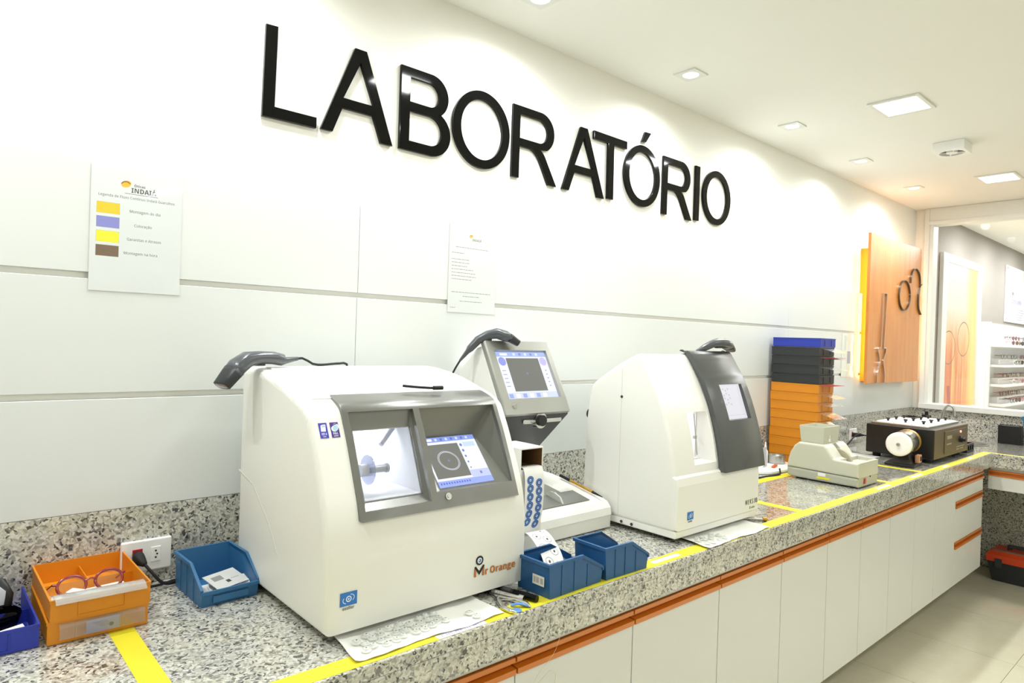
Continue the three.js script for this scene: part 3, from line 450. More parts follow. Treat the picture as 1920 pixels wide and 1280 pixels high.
// ---------------------------------------------------------------- white lens edging machine
{
  const X0 = 0.61, X1 = 1.158, t = thing('lens_edger', 'large white edging machine with grey visor, lit window and touch screen', 'machine', [0.885, Y0, 0.35]);
  const prof = [[0.1, 0.938], [0.1, 1.43], [0.112, 1.45], [0.14, 1.457], [0.22, 1.453], [0.32, 1.437], [0.42, 1.409], [0.462, 1.394], [0.488, 1.378], [0.505, 1.35], [0.524, 1.314], [0.545, 1.268], [0.563, 1.227], [0.58, 1.185], [0.591, 1.14], [0.597, 1.08], [0.598, 1.0], [0.594, 0.938]];
  const outer = (o) => [[0.4, 1.41 + o], [0.455, 1.397 + o], [0.487 + o * 0.6, 1.381 + o], [0.505 + o, 1.352], [0.524 + o, 1.316], [0.545 + o, 1.27], [0.563 + o, 1.229], [0.58 + o, 1.187], [0.5915 + o, 1.158], [0.4, 1.158]];
  const VX0 = 0.685, VX1 = 1.127;
  // openings: [x0, x1] at the face and at the glass, [z, y] of face top/bottom and glass top/bottom
  const pocket = (a, b, ft, fb, c, d, gt, gb) => { const out = 0.09, p = []; for (const [x, [z, y]] of [[a, ft], [b, ft], [a, fb], [b, fb]]) p.push([x, y, z], [x, y + 0.02, z + out]); for (const [x, [z, y]] of [[c, gt], [d, gt], [c, gb], [d, gb]]) p.push([x, y, z]); return hull(p); };
  const pl = pocket(0.699, 0.867, [0.488, 1.374], [0.583, 1.176], 0.716, 0.858, [0.496, 1.33], [0.558, 1.192]);
  const pr = pocket(0.884, 1.113, [0.488, 1.374], [0.578, 1.192], 0.9, 1.07, [0.47, 1.302], [0.572, 1.1925]);
  const chamber = hull([0.713, 0.862].flatMap((x) => [[x, 1.188, 0.33], [x, 1.335, 0.33], [x, 1.335, 0.5], [x, 1.188, 0.564]]));
  wp(t, 'body', cut(soft(extX([prof[0], prof[1], ...smooth(prof.slice(2, 17), 4), prof[17]], X0, X1, 0.017, 5), 0.6), extX(outer(0.02), VX0 + 0.002, VX1 - 0.002), chamber.clone()), M.shell);
  wp(t, 'visor', cut(soft(extX([...smooth(outer(0.006).slice(0, 9), 4), outer(0.006)[9]], VX0, VX1, 0.004, 2), 0.5), pl, pr, chamber), M.visor, 'brushed grey visor frame');
  const win = hull([[0.714, 1.332, 0.4975], [0.86, 1.332, 0.4975], [0.714, 1.19, 0.5605], [0.86, 1.19, 0.5605], [0.714, 1.331, 0.4955], [0.86, 1.331, 0.4955], [0.714, 1.189, 0.5585], [0.86, 1.189, 0.5585]]);
  wp(t, 'window', win, M.pane, 'clear chamber window');
  // lit grinding chamber
  const ch = wp(t, 'chamber', merge(bx(0.7135, 0.8615, 1.1885, 1.3345, 0.331, 0.334), extX([[0.334, 1.1885], [0.555, 1.1885], [0.492, 1.3345], [0.334, 1.3345]], 0.7135, 0.7155), extX([[0.334, 1.1885], [0.555, 1.1885], [0.492, 1.3345], [0.334, 1.3345]], 0.8595, 0.8615), bx(0.7155, 0.8595, 1.1885, 1.1905, 0.334, 0.555), bx(0.7155, 0.8595, 1.3325, 1.3345, 0.334, 0.492)), std(0xd6d9df, 0.55));
  wp(ch, 'shaft', merge(disc(0.009, 0.785, 1.24, 0.48, 'x', 0.05), disc(0.011, 0.812, 1.24, 0.48, 'x', 0.006)), std(0xa9adb8, 0.35, { metalness: 0.5 })); wp(ch, 'clamp', disc(0.014, 0.752, 1.24, 0.48, 'x', 0.018), std(0xc4c8d0, 0.4)); wp(ch, 'lens', disc(0.034, 0.764, 1.24, 0.48, 'x', 0.002, 40), phys(0xd4d8e6, 0.05, { transmission: 0.75, thickness: 0 })); wp(ch, 'nozzle', rod([0.85, 1.325, 0.44], [0.81, 1.29, 0.455], 0.006), std(0xb8bcc8, 0.4));
  wp(ch, 'chamber_lamp', bx(0.74, 0.84, 1.327, 1.333, 0.36, 0.42), glow(0xffffff, 1.6));
  const cl = new THREE.RectAreaLight(0xffffff, 9, 0.1, 0.06); cl.position.set(0.79 - 0.885, 1.326 - Y0, 0.39 - 0.35); cl.rotation.x = -Math.PI / 2; t.add(cl);
  wp(t, 'touch_screen', plateAt([0.904, 1.299, 0.476], [1.066, 1.299, 0.476], [0.904, 1.198, 0.5695], 0.003), screenMat(screenEdger, 0.95), 'lit touch screen with lens outline');
  wp(t, 'power_button', merge(disc(0.008, 0, 0, 0, 'z', 0.004), disc(0.004, 0, 0, 0.003, 'z', 0.003)).rotateX(-0.35).translate(0.912, 1.182, 0.59), M.chrome);
  wp(t, 'lid', extX([[0.16, 1.45], [0.16, 1.4595], [0.22, 1.4575], [0.32, 1.442], [0.42, 1.4135], [0.445, 1.4035], [0.44, 1.39]], X0 + 0.03, X1 - 0.03, 0.002, 1), M.shell);
  wp(t, 'seam', extX([[0.1, 1.19], [0.2, 1.17], [0.3, 1.1], [0.36, 1.04], [0.36, 1.043], [0.3, 1.104], [0.2, 1.174], [0.1, 1.194]], X0 - 0.0006, X0 + 0.002), M.shellDark);
  for (const [x, z] of [[0.66, 0.16], [1.11, 0.16], [0.66, 0.53], [1.11, 0.53]]) wp(t, 'foot', cyl(0.018, 0.0175, 16).translate(x, Y0 + 0.009, z), M.rubber);
  const nz = (y) => { for (let i = 8; i < prof.length - 1; i++) if (prof[i][1] >= y && prof[i + 1][1] <= y) return prof[i][0] + (prof[i + 1][0] - prof[i][0]) * (prof[i][1] - y) / (prof[i][1] - prof[i + 1][1]); return 0.598; };
  badge('orange and black machine name', print(512, 200, (g, w, h) => {
    g.clearRect(0, 0, w, h); g.strokeStyle = '#121212'; g.lineWidth = 16; g.beginPath(); g.arc(70, 44, 34, 0, 7); g.fillStyle = '#f4f6fb'; g.fill(); g.stroke(); g.fillStyle = '#5c8ec8'; g.beginPath(); g.arc(72, 46, 17, 0, 7); g.fill(); g.fillStyle = '#f4f6fb'; g.beginPath(); g.arc(64, 42, 6, 0, 7); g.fill();
    g.strokeStyle = '#c4762a'; g.lineWidth = 20; g.beginPath(); g.moveTo(24, 186); g.lineTo(24, 112); g.moveTo(116, 186); g.lineTo(116, 112); g.stroke(); g.strokeStyle = '#121212'; g.lineWidth = 20; g.lineCap = 'round'; g.beginPath(); g.moveTo(26, 102); g.lineTo(70, 158); g.lineTo(116, 100); g.stroke();
    g.fillStyle = '#c4762a'; g.font = 'bold 88px sans-serif'; g.fillText('r', 134, 186); g.fillText('Orange', 192, 186, 310);
  }), [0.985, 1.03, 0.5994], [1.122, 1.03, 0.5994], [0.985, 0.977, 0.5994], t, 'name_badge');
  badge('blue maker badge', makerLogo, [0.641, 1.022, 0.5994], [0.681, 1.022, 0.5994], [0.641, 0.982, 0.5994], t, 'maker_badge');
  const icon = (full) => print(128, 160, (g, w, h) => {
    g.fillStyle = full ? '#4a2c86' : '#3f3fae'; g.fillRect(0, 0, w, h); g.fillStyle = '#eef2fb'; if (full) { g.beginPath(); g.ellipse(70, 56, 60, 40, -0.35, 0, 7); g.fill(); g.fillStyle = '#a9cfe4'; g.beginPath(); g.ellipse(76, 62, 44, 28, -0.35, 0, 7); g.fill(); g.fillStyle = '#4a2c86'; g.beginPath(); g.moveTo(0, 50); g.quadraticCurveTo(40, 14, 110, 16); g.lineTo(104, 24); g.quadraticCurveTo(40, 30, 6, 62); g.fill(); } else { g.beginPath(); g.moveTo(24, 90); g.lineTo(30, 30); g.quadraticCurveTo(40, 14, 108, 18); g.lineTo(96, 92); g.fill(); g.fillStyle = '#b8c4d4'; g.fillRect(46, 24, 54, 22); }
    g.fillStyle = '#f2f2fb'; g.textAlign = 'center'; g.font = 'bold 34px sans-serif'; g.fillText(full ? 'FULL' : 'FIT 4', 64, 130, 110); g.font = '16px sans-serif'; full ? g.fillRect(30, 142, 68, 6) : g.fillText('FRAME', 64, 150, 90);
  });
  badge('blue FIT 4 FRAME icon', icon(false), [0.6285, 1.357, nz(1.357) + 0.0016], [0.6475, 1.357, nz(1.357) + 0.0016], [0.6285, 1.327, nz(1.327) + 0.0016], t, 'feature_icon');
  badge('purple FULL icon', icon(true), [0.6545, 1.357, nz(1.357) + 0.0016], [0.6735, 1.357, nz(1.357) + 0.0016], [0.6545, 1.327, nz(1.327) + 0.0016], t, 'feature_icon');
}
solo('usb_cable', 'short black cable with plug lying on top of edging machine', 'cable', merge(tube([[0.885, 1.4245, 0.425], [0.93, 1.4205, 0.437], [0.97, 1.418, 0.442]], 0.0032, 20), rod([0.965, 1.4185, 0.441], [0.992, 1.4185, 0.442], 0.0052)), M.rubber);
// ---------------------------------------------------------------- machine with the charcoal panel
{
  const X0 = 1.772, X1 = 2.282, t = thing('lens_blocker', 'white lens finishing machine with curved charcoal panel and small window', 'machine', [2.03, Y0, 0.42]);
  const up = [[0.225, 0.957], [0.236, 1.28], [0.25, 1.374], [0.272, 1.41], [0.36, 1.466], [0.44, 1.508], [0.466, 1.508], [0.49, 1.475], [0.517, 1.43], [0.545, 1.376], [0.564, 1.337], [0.582, 1.28], [0.595, 1.231], [0.606, 1.175], [0.611, 1.143], [0.611, 0.957]];
  const wz = 0.59, well = hull([[1.893, 1.322, 0.53], [2.012, 1.322, 0.53], [1.893, 1.158, 0.54], [2.012, 1.158, 0.54], [1.885, 1.326, 0.66], [2.02, 1.326, 0.66], [1.885, 1.154, 0.66], [2.02, 1.154, 0.66]]), cave = bx(1.893, 2.012, 1.158, 1.322, 0.4, 0.56);
  wp(t, 'body', cut(soft(extX([up[0], ...smooth(up.slice(1, 15), 4), up[15]], X0, X1, 0.012, 4), 0.5), well, cave), M.shell);
  wp(t, 'lower_front', extX([[0.55, 0.962], [0.55, 1.132], [0.6, 1.136], [0.622, 1.125], [0.627, 1.1], [0.627, 0.962]], X0 + 0.001, X1 - 0.001, 0.006, 2), M.shell);
  wp(t, 'base', bx(X0 + 0.002, X1 - 0.002, 0.936, 0.959, 0.232, 0.621, 0.004), M.shell);
  wp(t, 'window_lining', merge(bx(1.8935, 2.0115, 1.158, 1.161, 0.402, 0.55), bx(1.8935, 2.0115, 1.319, 1.322, 0.402, 0.53), bx(1.8935, 1.896, 1.161, 1.319, 0.402, 0.53), bx(2.009, 2.0115, 1.161, 1.319, 0.402, 0.53), bx(1.896, 2.009, 1.161, 1.319, 0.402, 0.405)), M.white);
  wp(t, 'guide_rail', merge(tube([[1.995, 1.31, 0.53], [2.0, 1.17, 0.545]], 0.002, 4), bx(1.991, 2.003, 1.225, 1.235, 0.532, 0.54)), M.steel);
  wp(t, 'tray', bx(1.9, 1.96, 1.1615, 1.172, 0.46, 0.54, 0.003), M.steel);
  wp(t, 'window_lamp', bx(1.92, 1.985, 1.313, 1.318, 0.42, 0.47), glow(0xffffff, 1.6));
  const l = new THREE.RectAreaLight(0xf6f4ff, 9, 0.065, 0.05); l.position.set(1.952 - 2.03, 1.312 - Y0, 0.445 - 0.42); l.rotation.x = -Math.PI / 2; t.add(l);
  const pp = (o) => [[0.46 + o, 1.526], [0.478 + o, 1.522], [0.508 + o, 1.477], [0.54 + o, 1.424], [0.566 + o, 1.366], [0.59 + o, 1.3], [0.61 + o, 1.231], [0.625 + o, 1.165], [0.632 + o, 1.12]];
  const panel = soft(extX([...smooth(pp(0.008), 4), ...smooth(pp(-0.014), 4).reverse()], 2.025, 2.298, 0.003, 2), 0.5);
  const n = new THREE.Vector3(0, 0.36, 0.93);
  const sc = hull([[2.108, 1.408, 0.52], [2.256, 1.408, 0.52], [2.108, 1.29, 0.565], [2.256, 1.29, 0.565], [2.106, 1.412, 0.6], [2.258, 1.412, 0.6], [2.106, 1.286, 0.65], [2.258, 1.286, 0.65]]);
  const pm = wp(t, 'front_panel', cut(panel, sc), M.charcoal, 'curved charcoal front panel');
  wp(pm, 'screen', plateAt([2.105, 1.41, 0.5445], [2.26, 1.41, 0.5445], [2.105, 1.288, 0.5875], 0.002), screenMat(screenBlocker, 0.8), 'pale lit screen');
  for (const [y, z] of [[1.365, 0.393], [0.946, 0.408], [0.946, 0.451]]) wp(t, 'screw', disc(0.005, X0 - 0.0002, y, z, 'x', 0.002, 14), M.darkGrey);
  wp(t, 'side_seam', merge(bx(X0 - 0.0004, X0 + 0.001, 0.96, 1.46, 0.3915, 0.393)), M.shellDark);
  wp(t, 'back_knob', disc(0.018, 1.83, 1.285, 0.215, 'z', 0.03), M.rubber);
  for (const [x, z] of [[1.82, 0.28], [2.23, 0.28], [1.82, 0.57], [2.23, 0.57]]) wp(t, 'foot', cyl(0.016, 0.0155, 16).translate(x, Y0 + 0.008, z), M.rubber);
  badge('grey machine name', print(256, 96, (g, w, h) => { g.clearRect(0, 0, w, h); g.fillStyle = '#3c3c40'; g.font = '50px sans-serif'; 'NEKSI'.split('').forEach((c, i) => g.fillText(c, [4, 50, 92, 134, 178][i], 50)); g.strokeStyle = '#3c3c40'; g.lineWidth = 5; g.beginPath(); g.arc(222, 32, 16, 0, 7); g.moveTo(216, 32); g.lineTo(228, 32); g.moveTo(238, 30); g.lineTo(238, 50); g.stroke(); g.fillStyle = '#b4b4ac'; g.beginPath(); g.arc(100, 80, 11, 0, 7); g.fill(); g.font = 'bold 22px sans-serif'; g.fillText('essilor', 122, 88, 110); }), [2.185, 1.01, 0.6282], [2.275, 1.01, 0.6282], [2.185, 0.967, 0.6282], t, 'name_badge');
  badge('blue maker badge', makerLogo, [1.827, 1.015, 0.6282], [1.862, 1.015, 0.6282], [1.827, 0.978, 0.6282], t, 'maker_badge');
}
// ---------------------------------------------------------------- tracer with tilted monitor head
{
  const X0 = 1.395, X1 = 1.755, t = thing('frame_tracer', 'white frame tracer with tilted monitor head in grey bezel', 'machine', [1.575, Y0, 0.21]);
  wp(t, 'base', extX([[0.03, 0.924], [0.03, 0.966], [0.378, 0.966], [0.376, 0.924]], X0, X1, 0.004, 2), M.shell);
  const lid = extX([[0.03, 0.968], [0.03, 1.06], [0.1, 1.056], [0.2, 1.043], [0.33, 1.02], [0.365, 1.01], [0.38, 0.992], [0.384, 0.968]], X0, X1, 0.01, 3);
  wp(t, 'lid', cut(lid, hull([[1.46, 1.2, 0.33], [1.64, 1.2, 0.33], [1.46, 1.2, 0.17], [1.64, 1.2, 0.17], [1.47, 0.985, 0.32], [1.63, 0.985, 0.32], [1.47, 0.985, 0.18], [1.63, 0.985, 0.18]])), M.shell);
  wp(t, 'well_floor', bx(1.472, 1.628, 0.985, 0.988, 0.18, 0.32), M.darkGrey); wp(t, 'stylus_arm', merge(tube([[1.49, 1.01, 0.2], [1.55, 1.02, 0.24], [1.6, 1.015, 0.25]], 0.007), bx(1.52, 1.56, 0.9885, 1.015, 0.19, 0.23, 0.004)), M.black);
  wp(t, 'grey_plate', extX([[0.265, 1.034], [0.266, 1.036], [0.345, 1.0195], [0.345, 1.017]], 1.44, 1.68), M.visor);
  wp(t, 'fin', extX([[0.26, 1.036], [0.28, 1.05], [0.3, 1.05], [0.325, 1.04], [0.34, 1.02]], 1.555, 1.562).rotateY(0), M.block);
  wp(t, 'neck', cyl(0.045, 0.13, 28).translate(1.53, 1.115, 0.11), M.black); wp(t, 'neck_collar', cyl(0.065, 0.012, 28).translate(1.53, 1.062, 0.11), M.white);
  const H0 = 1.357, H1 = 1.648;
  const hd = wp(t, 'head_housing', extX([[0.14, 1.522], [0.255, 1.312], [0.12, 1.2], [0.06, 1.2], [0.02, 1.41], [0.035, 1.45], [0.115, 1.516]], H0 + 0.003, H1 - 0.003, 0.006, 2), M.shell);
  wp(hd, 'underside', extX([[0.262, 1.318], [0.266, 1.3], [0.125, 1.164], [0.065, 1.164], [0.07, 1.22], [0.2, 1.33]], H0 + 0.001, H1 - 0.001, 0.004, 2), M.darkGrey);
  // bezel: a slab on the tilted face, dir d down the face and normal n
  const A = [0.135, 1.53], B = [0.258, 1.302], L = Math.hypot(B[0] - A[0], B[1] - A[1]), d = [(B[0] - A[0]) / L, (B[1] - A[1]) / L], nn = [-d[1], d[0]];
  const at = (s, o) => [A[0] + d[0] * s + nn[0] * o, A[1] + d[1] * s + nn[1] * o], P3 = (x, s, o) => { const q = at(s, o); return [x, q[1], q[0]]; };
  const bez = extX([at(0, 0), at(0, 0.022), at(L * 0.8, 0.024), at(L, 0.02), at(L + 0.004, 0)], H0, H1, 0.006, 3);
  const open = hull([P3(1.39, 0.036, 0.012), P3(1.62, 0.036, 0.012), P3(1.39, 0.206, 0.012), P3(1.62, 0.206, 0.012), P3(1.38, 0.026, 0.06), P3(1.63, 0.026, 0.06), P3(1.38, 0.214, 0.06), P3(1.63, 0.214, 0.06)]);
  const bm = wp(t, 'bezel', cut(bez, open), M.bezel, 'silver grey monitor bezel');
  wp(bm, 'screen', plateAt(P3(1.391, 0.037, 0.0145), P3(1.619, 0.037, 0.0145), P3(1.391, 0.205, 0.0145), 0.002), screenMat(screenTracer, 0.95), 'lit touch screen');
  wp(bm, 'power_button', disc(0.008, ...P3(1.4, 0.232, 0.024), 'z', 0.006), M.chrome);
  const arm = wp(t, 'lens_arm', merge(bx(1.45, 1.625, 1.274, 1.29, 0.245, 0.258, 0.005), disc(0.026, 1.515, 1.285, 0.26, 'z', 0.02, 32)), M.chrome);
  wp(arm, 'lens_clamp', disc(0.018, 1.515, 1.285, 0.273, 'z', 0.012, 28), M.black);
  wp(t, 'sample_label', bx(0, 0.03, 0, 0.0006, 0, 0.03).rotateX(0.155).translate(1.66, 1.0495, 0.14), std(0x9a9aa6, 0.5));
  const p = thing('marking_brush', 'gold and black marker pen lying on the white tracer lid', 'pen', [1.715, 1.04, 0.25]);
  const ln = (a, b, r, r2 = r) => { const A2 = new THREE.Vector3(...a), B2 = new THREE.Vector3(...b), v = B2.clone().sub(A2); return new THREE.CylinderGeometry(r2, r, v.length(), 14).applyQuaternion(new THREE.Quaternion().setFromUnitVectors(new THREE.Vector3(0, 1, 0), v.clone().normalize())).translate((a[0] + b[0]) / 2, (a[1] + b[1]) / 2, (a[2] + b[2]) / 2); };
  const q = (s) => [1.733 - 0.012 * s, 1.0605 - 0.0345 * s, 0.155 + 0.21 * s];
  wp(p, 'barrel', ln(q(0.25), q(0.78), 0.0048), M.gold); wp(p, 'cap', ln(q(0), q(0.25), 0.0056), M.black); wp(p, 'tip', ln(q(0.78), q(1), 0.005, 0.0015), M.black);
  const s = solo('grey_sponge_roller', 'short grey cylinder standing on the tracer lid', 'roller', lathe([[0, 0], [0.026, 0], [0.027, 0.004], [0.027, 0.028], [0.026, 0.03], [0.026, 0.05], [0.02, 0.056], [0, 0.057]], 28), std(0x5e6062, 0.8), [1.59, 1.0535, 0.12]);
}
// ---------------------------------------------------------------- hand-held barcode scanners
function scanner(label, frame, cable, win) {
  // frame: rows of the body in room coordinates, head first
  const [hx, hy, hz] = frame[2];
  const t = thing('barcode_scanner', label, 'scanner', [hx, hy - 0.03, hz]);
  wp(t, 'body', sweep(frame, [0, 1, 0], 22, 2.4), M.scanner);
  wp(t, 'nose', sweep(win, [0, 1, 0], 18, 3.2), M.scannerDark);
  const a = new THREE.Vector3(...win[0].slice(0, 3)), b = new THREE.Vector3(...win[1].slice(0, 3)), v = a.clone().sub(b).normalize();
  wp(t, 'scan_window', sweep([[...a.clone().addScaledVector(v, -0.001).toArray(), win[0][3] * 0.82, win[0][4] * 0.6], [...a.clone().addScaledVector(v, 0.0012).toArray(), win[0][3] * 0.8, win[0][4] * 0.58]], [0, 1, 0], 18, 4), M.redGlass, 'dark red scan window');
  const m = frame[3]; wp(t, 'trigger', bx(m[0] - 0.014, m[0] + 0.014, m[1] - m[4] - 0.004, m[1] - m[4] + 0.004, m[2] - 0.008, m[2] + 0.008, 0.003), M.scannerDark);
  wp(t, 'cable', tube(cable, 0.0032, 40), M.rubber);
  return t;
}
scanner('dark grey barcode scanner hanging over left edge of white edging machine', [[0.545, 1.445, 0.215, 0.027, 0.016], [0.56, 1.462, 0.21, 0.028, 0.02], [0.585, 1.479, 0.205, 0.024, 0.019], [0.615, 1.483, 0.2, 0.019, 0.016], [0.65, 1.482, 0.195, 0.018, 0.016], [0.675, 1.477, 0.19, 0.016, 0.015], [0.684, 1.475, 0.188, 0.009, 0.009], [0.72, 1.48, 0.183, 0.005, 0.005]],
  [[0.715, 1.48, 0.184], [0.74, 1.48, 0.18], [0.76, 1.468, 0.175], [0.785, 1.463, 0.165], [0.86, 1.4645, 0.13], [0.9, 1.461, 0.105], [0.91, 1.42, 0.09], [0.91, 1.2, 0.085], [0.9, 0.9245, 0.085]], [[0.522, 1.418, 0.222, 0.025, 0.013], [0.545, 1.445, 0.215, 0.027, 0.0165], [0.552, 1.453, 0.213, 0.027, 0.018]]);
scanner('dark grey barcode scanner perched on top corner of tilted monitor', [[1.447, 1.549, 0.185, 0.027, 0.013], [1.43, 1.557, 0.175, 0.028, 0.018], [1.405, 1.564, 0.16, 0.025, 0.018], [1.38, 1.558, 0.145, 0.018, 0.015], [1.352, 1.54, 0.13, 0.017, 0.014], [1.33, 1.512, 0.118, 0.014, 0.012], [1.322, 1.502, 0.115, 0.008, 0.008], [1.3, 1.472, 0.105, 0.004, 0.004]],
  [[1.302, 1.475, 0.106], [1.285, 1.445, 0.1], [1.27, 1.4, 0.09], [1.262, 1.3, 0.08], [1.26, 1.0, 0.08], [1.255, 0.9245, 0.085]], [[1.468, 1.534, 0.198, 0.025, 0.011], [1.447, 1.549, 0.185, 0.027, 0.0135], [1.44, 1.552, 0.181, 0.027, 0.015]]);
scanner('dark grey barcode scanner perched on top of the charcoal panel', [[2.31, 1.545, 0.468, 0.022, 0.013], [2.285, 1.553, 0.474, 0.026, 0.017], [2.255, 1.557, 0.478, 0.026, 0.019], [2.22, 1.559, 0.478, 0.02, 0.017], [2.185, 1.553, 0.474, 0.017, 0.014], [2.15, 1.538, 0.465, 0.014, 0.012], [2.12, 1.525, 0.455, 0.006, 0.006]],
  [[2.122, 1.526, 0.456], [2.08, 1.516, 0.44], [2.03, 1.498, 0.41]], [[2.345, 1.532, 0.46, 0.018, 0.009], [2.31, 1.545, 0.468, 0.022, 0.0135], [2.3, 1.548, 0.47, 0.023, 0.0145]]);
// ---------------------------------------------------------------- stacking job trays
// open tray: x width, z depth, origin at the base centre of its front-facing box
const TW = 0.176, TD = 0.252, TH = 0.0465;
function trayParts(t, mat, w = TW, d = TD, h = TH, lipUnder = true) {
  const q = 0.0022, x = w / 2, z = d / 2;
  part(t, 'body', merge(bx(-x + 0.003, x - 0.003, 0, q, -z + 0.003, z - 0.003), bx(-x, x, q, h, z - q, z), bx(-x, x, q, h, -z, -z + q), bx(-x, -x + q, q, h, -z + q, z - q), bx(x - q, x, q, h, -z + q, z - q),
    bx(-x - 0.0008, x + 0.0008, h - 0.004, h - 0.0002, z - q, z + 0.0012), bx(-x - 0.0014, -x, h - 0.006, h - 0.0002, -z, z), bx(x, x + 0.0014, h - 0.006, h - 0.0002, -z, z)), mat);
  part(t, 'label_frame', merge(bx(-0.042, 0.042, 0.006, 0.0085, z, z + 0.002), bx(-0.042, -0.0395, 0.0085, 0.038, z, z + 0.002), bx(0.0395, 0.042, 0.0085, 0.038, z, z + 0.002)), mat);
  part(t, 'divider', merge(bx(-x + q, x - q, q, h * 0.62, -0.02, -0.0185)), mat);
  part(t, 'divider', merge(bx(-0.001, 0.001, q, h * 0.6, -z + q, -0.02)), mat);
}
function tray(label, mat, pos, turn, group) { const t = thing('job_tray', label, 'tray', pos, turn, group); trayParts(t, mat); return t; }
const G1 = 'job trays at the left end of the worktop', G2 = 'job trays in the tall tower';
tray('lower orange tray of the pair beside the wall socket', M.orangeTray, [0.281, Y0 + 0.0005, 0.145], 0, G1);
tray('upper orange tray of the pair, holding red spectacles', M.orangeTray, [0.283, Y0 + 0.044, 0.147], 0.012, G1);
tray('royal blue tray cut off by the left edge of the picture', M.blueTray, [0.091, Y0 + 0.0005, 0.138], 0.02, G1);
{
  const x = 3.587, z = 0.171, pitch = 0.0488; let y = Y0 + 0.0005, k = 0;
  const rows = [...Array(9).fill(['orange', M.orangeTray]), ...Array(4).fill(['black', M.blackTray]), ['blue', M.blueTray]], src = {};
  rows.forEach(([c, m], i) => {
    const n = i < 9 ? i : i - 9, label = c === 'blue' ? 'blue tray on the very top of the tall tray tower' : n === 0 ? `lowest ${c} tray of the tall tray tower` : n === (c === 'orange' ? 8 : 3) ? `uppermost ${c} tray of the tall tray tower` : `${ordinal[n]} ${c} tray from below in the tall tray tower`;
    const p = [x + rr(-0.002, 0.002), y + i * pitch, z + rr(-0.002, 0.003)];
    if (!src[c]) { src[c] = thing('job_tray', label, 'tray', p, 0, G2); trayParts(src[c], m, 0.182, 0.258, pitch - 0.0005); } else again(src[c], label, p, rr(-0.008, 0.008));
  });
  // clear bags and papers poking out of the tray fronts
  const bag = (label, yy, len, w, dx, droop, mat = M.film) => { const z1 = z + 0.131, g = ribbon([[x + dx, yy, z1 - 0.1], [x + dx, yy + 0.002, z1 - 0.02], [x + dx, yy + 0.002, z1 + 0.004], [x + dx + 0.006, yy - droop, z1 + len]], w, [1, 0, 0.04], 0.0012, 14); solo('clear_bag', label, 'bag', g, mat, null, 'bags poking out of the tray tower'); };
  const yb = (i) => y + (i + 1) * pitch - 0.0065;
  bag('crinkled clear bag sticking out under the blue top tray', yb(12) - 0.002, 0.075, 0.13, 0, 0.02); bag('clear bag sticking out of uppermost black tray', yb(11) - 0.002, 0.055, 0.15, 0.004, 0.004); bag('clear bag hanging from middle black tray', yb(10) - 0.002, 0.08, 0.14, -0.004, 0.012); bag('clear bag sticking out below the black trays', yb(7) - 0.002, 0.07, 0.12, 0.01, 0.015); bag('clear bag sticking out midway down the orange trays', yb(6) - 0.002, 0.06, 0.14, 0, 0.006); bag('clear bag curling out of a lower orange tray', yb(5) - 0.002, 0.08, 0.13, 0.004, 0.022); bag('white slip hanging from a lower orange tray', yb(4) - 0.002, 0.05, 0.05, 0.03, 0.03, M.paper);
  const redCard = (label, yy) => solo('red_card', label, 'card', bx(x - 0.08, x + 0.085, yy - 0.0014, yy, z + 0.05, z + 0.19).rotateY(0), std(0xb02a34, 0.6), null, 'red cards in the tray tower');
  redCard('red card lying out over the uppermost black tray', yb(11) - 0.0005 + 0.003); redCard('red card lying out over the uppermost orange tray', yb(8) - 0.0005 + 0.003); 
}
// ---------------------------------------------------------------- spectacles
function spectacles(name, label, cat, pos, turn, mat, lensMat, group, s = 1, R = 0.0021) {
  const t = thing(name, label, cat, pos, turn, group), rim = (cx) => { const pts = []; for (let i = 0; i < 28; i++) { const a = i / 28 * Math.PI * 2; pts.push([cx + 0.0255 * Math.cos(a) * (1 + 0.06 * Math.sin(a)), 0.022 + 0.02 * Math.sin(a), -0.003 * Math.abs(Math.cos(a))]); } return tube(pts, R, 48, 6, true); };
  const fr = part(t, 'front_frame', merge(rim(-0.034), rim(0.034), tube([[-0.0095, 0.028, 0], [0, 0.031, 0.002], [0.0095, 0.028, 0]], 0.0021, 10, 6), tube([[0.059, 0.03, -0.003], [0.066, 0.032, -0.006]], 0.0026, 4, 6), tube([[-0.059, 0.03, -0.003], [-0.066, 0.032, -0.006]], 0.0026, 4, 6)), mat);
  for (const c of [-1, 1]) { part(t, 'lens', new THREE.CylinderGeometry(1, 1, 0.0016, 28).rotateX(Math.PI / 2).scale(0.0245, 0.019, 1).translate(c * 0.034, 0.022, -0.0012), lensMat); part(t, 'temple', tube([[c * 0.066, 0.032, -0.005], [c * 0.067, 0.032, -0.05], [c * 0.065, 0.03, -0.1], [c * 0.062, 0.014, -0.132]], 0.0022, 20, 6), mat); }
  t.scale.setScalar(s); return t;
}
M.redFrame = phys(0x8e1a20, 0.2, { clearcoat: 0.8 }); M.smoke = phys(0x9a9494, 0.06, { transmission: 0.7, thickness: 0 });
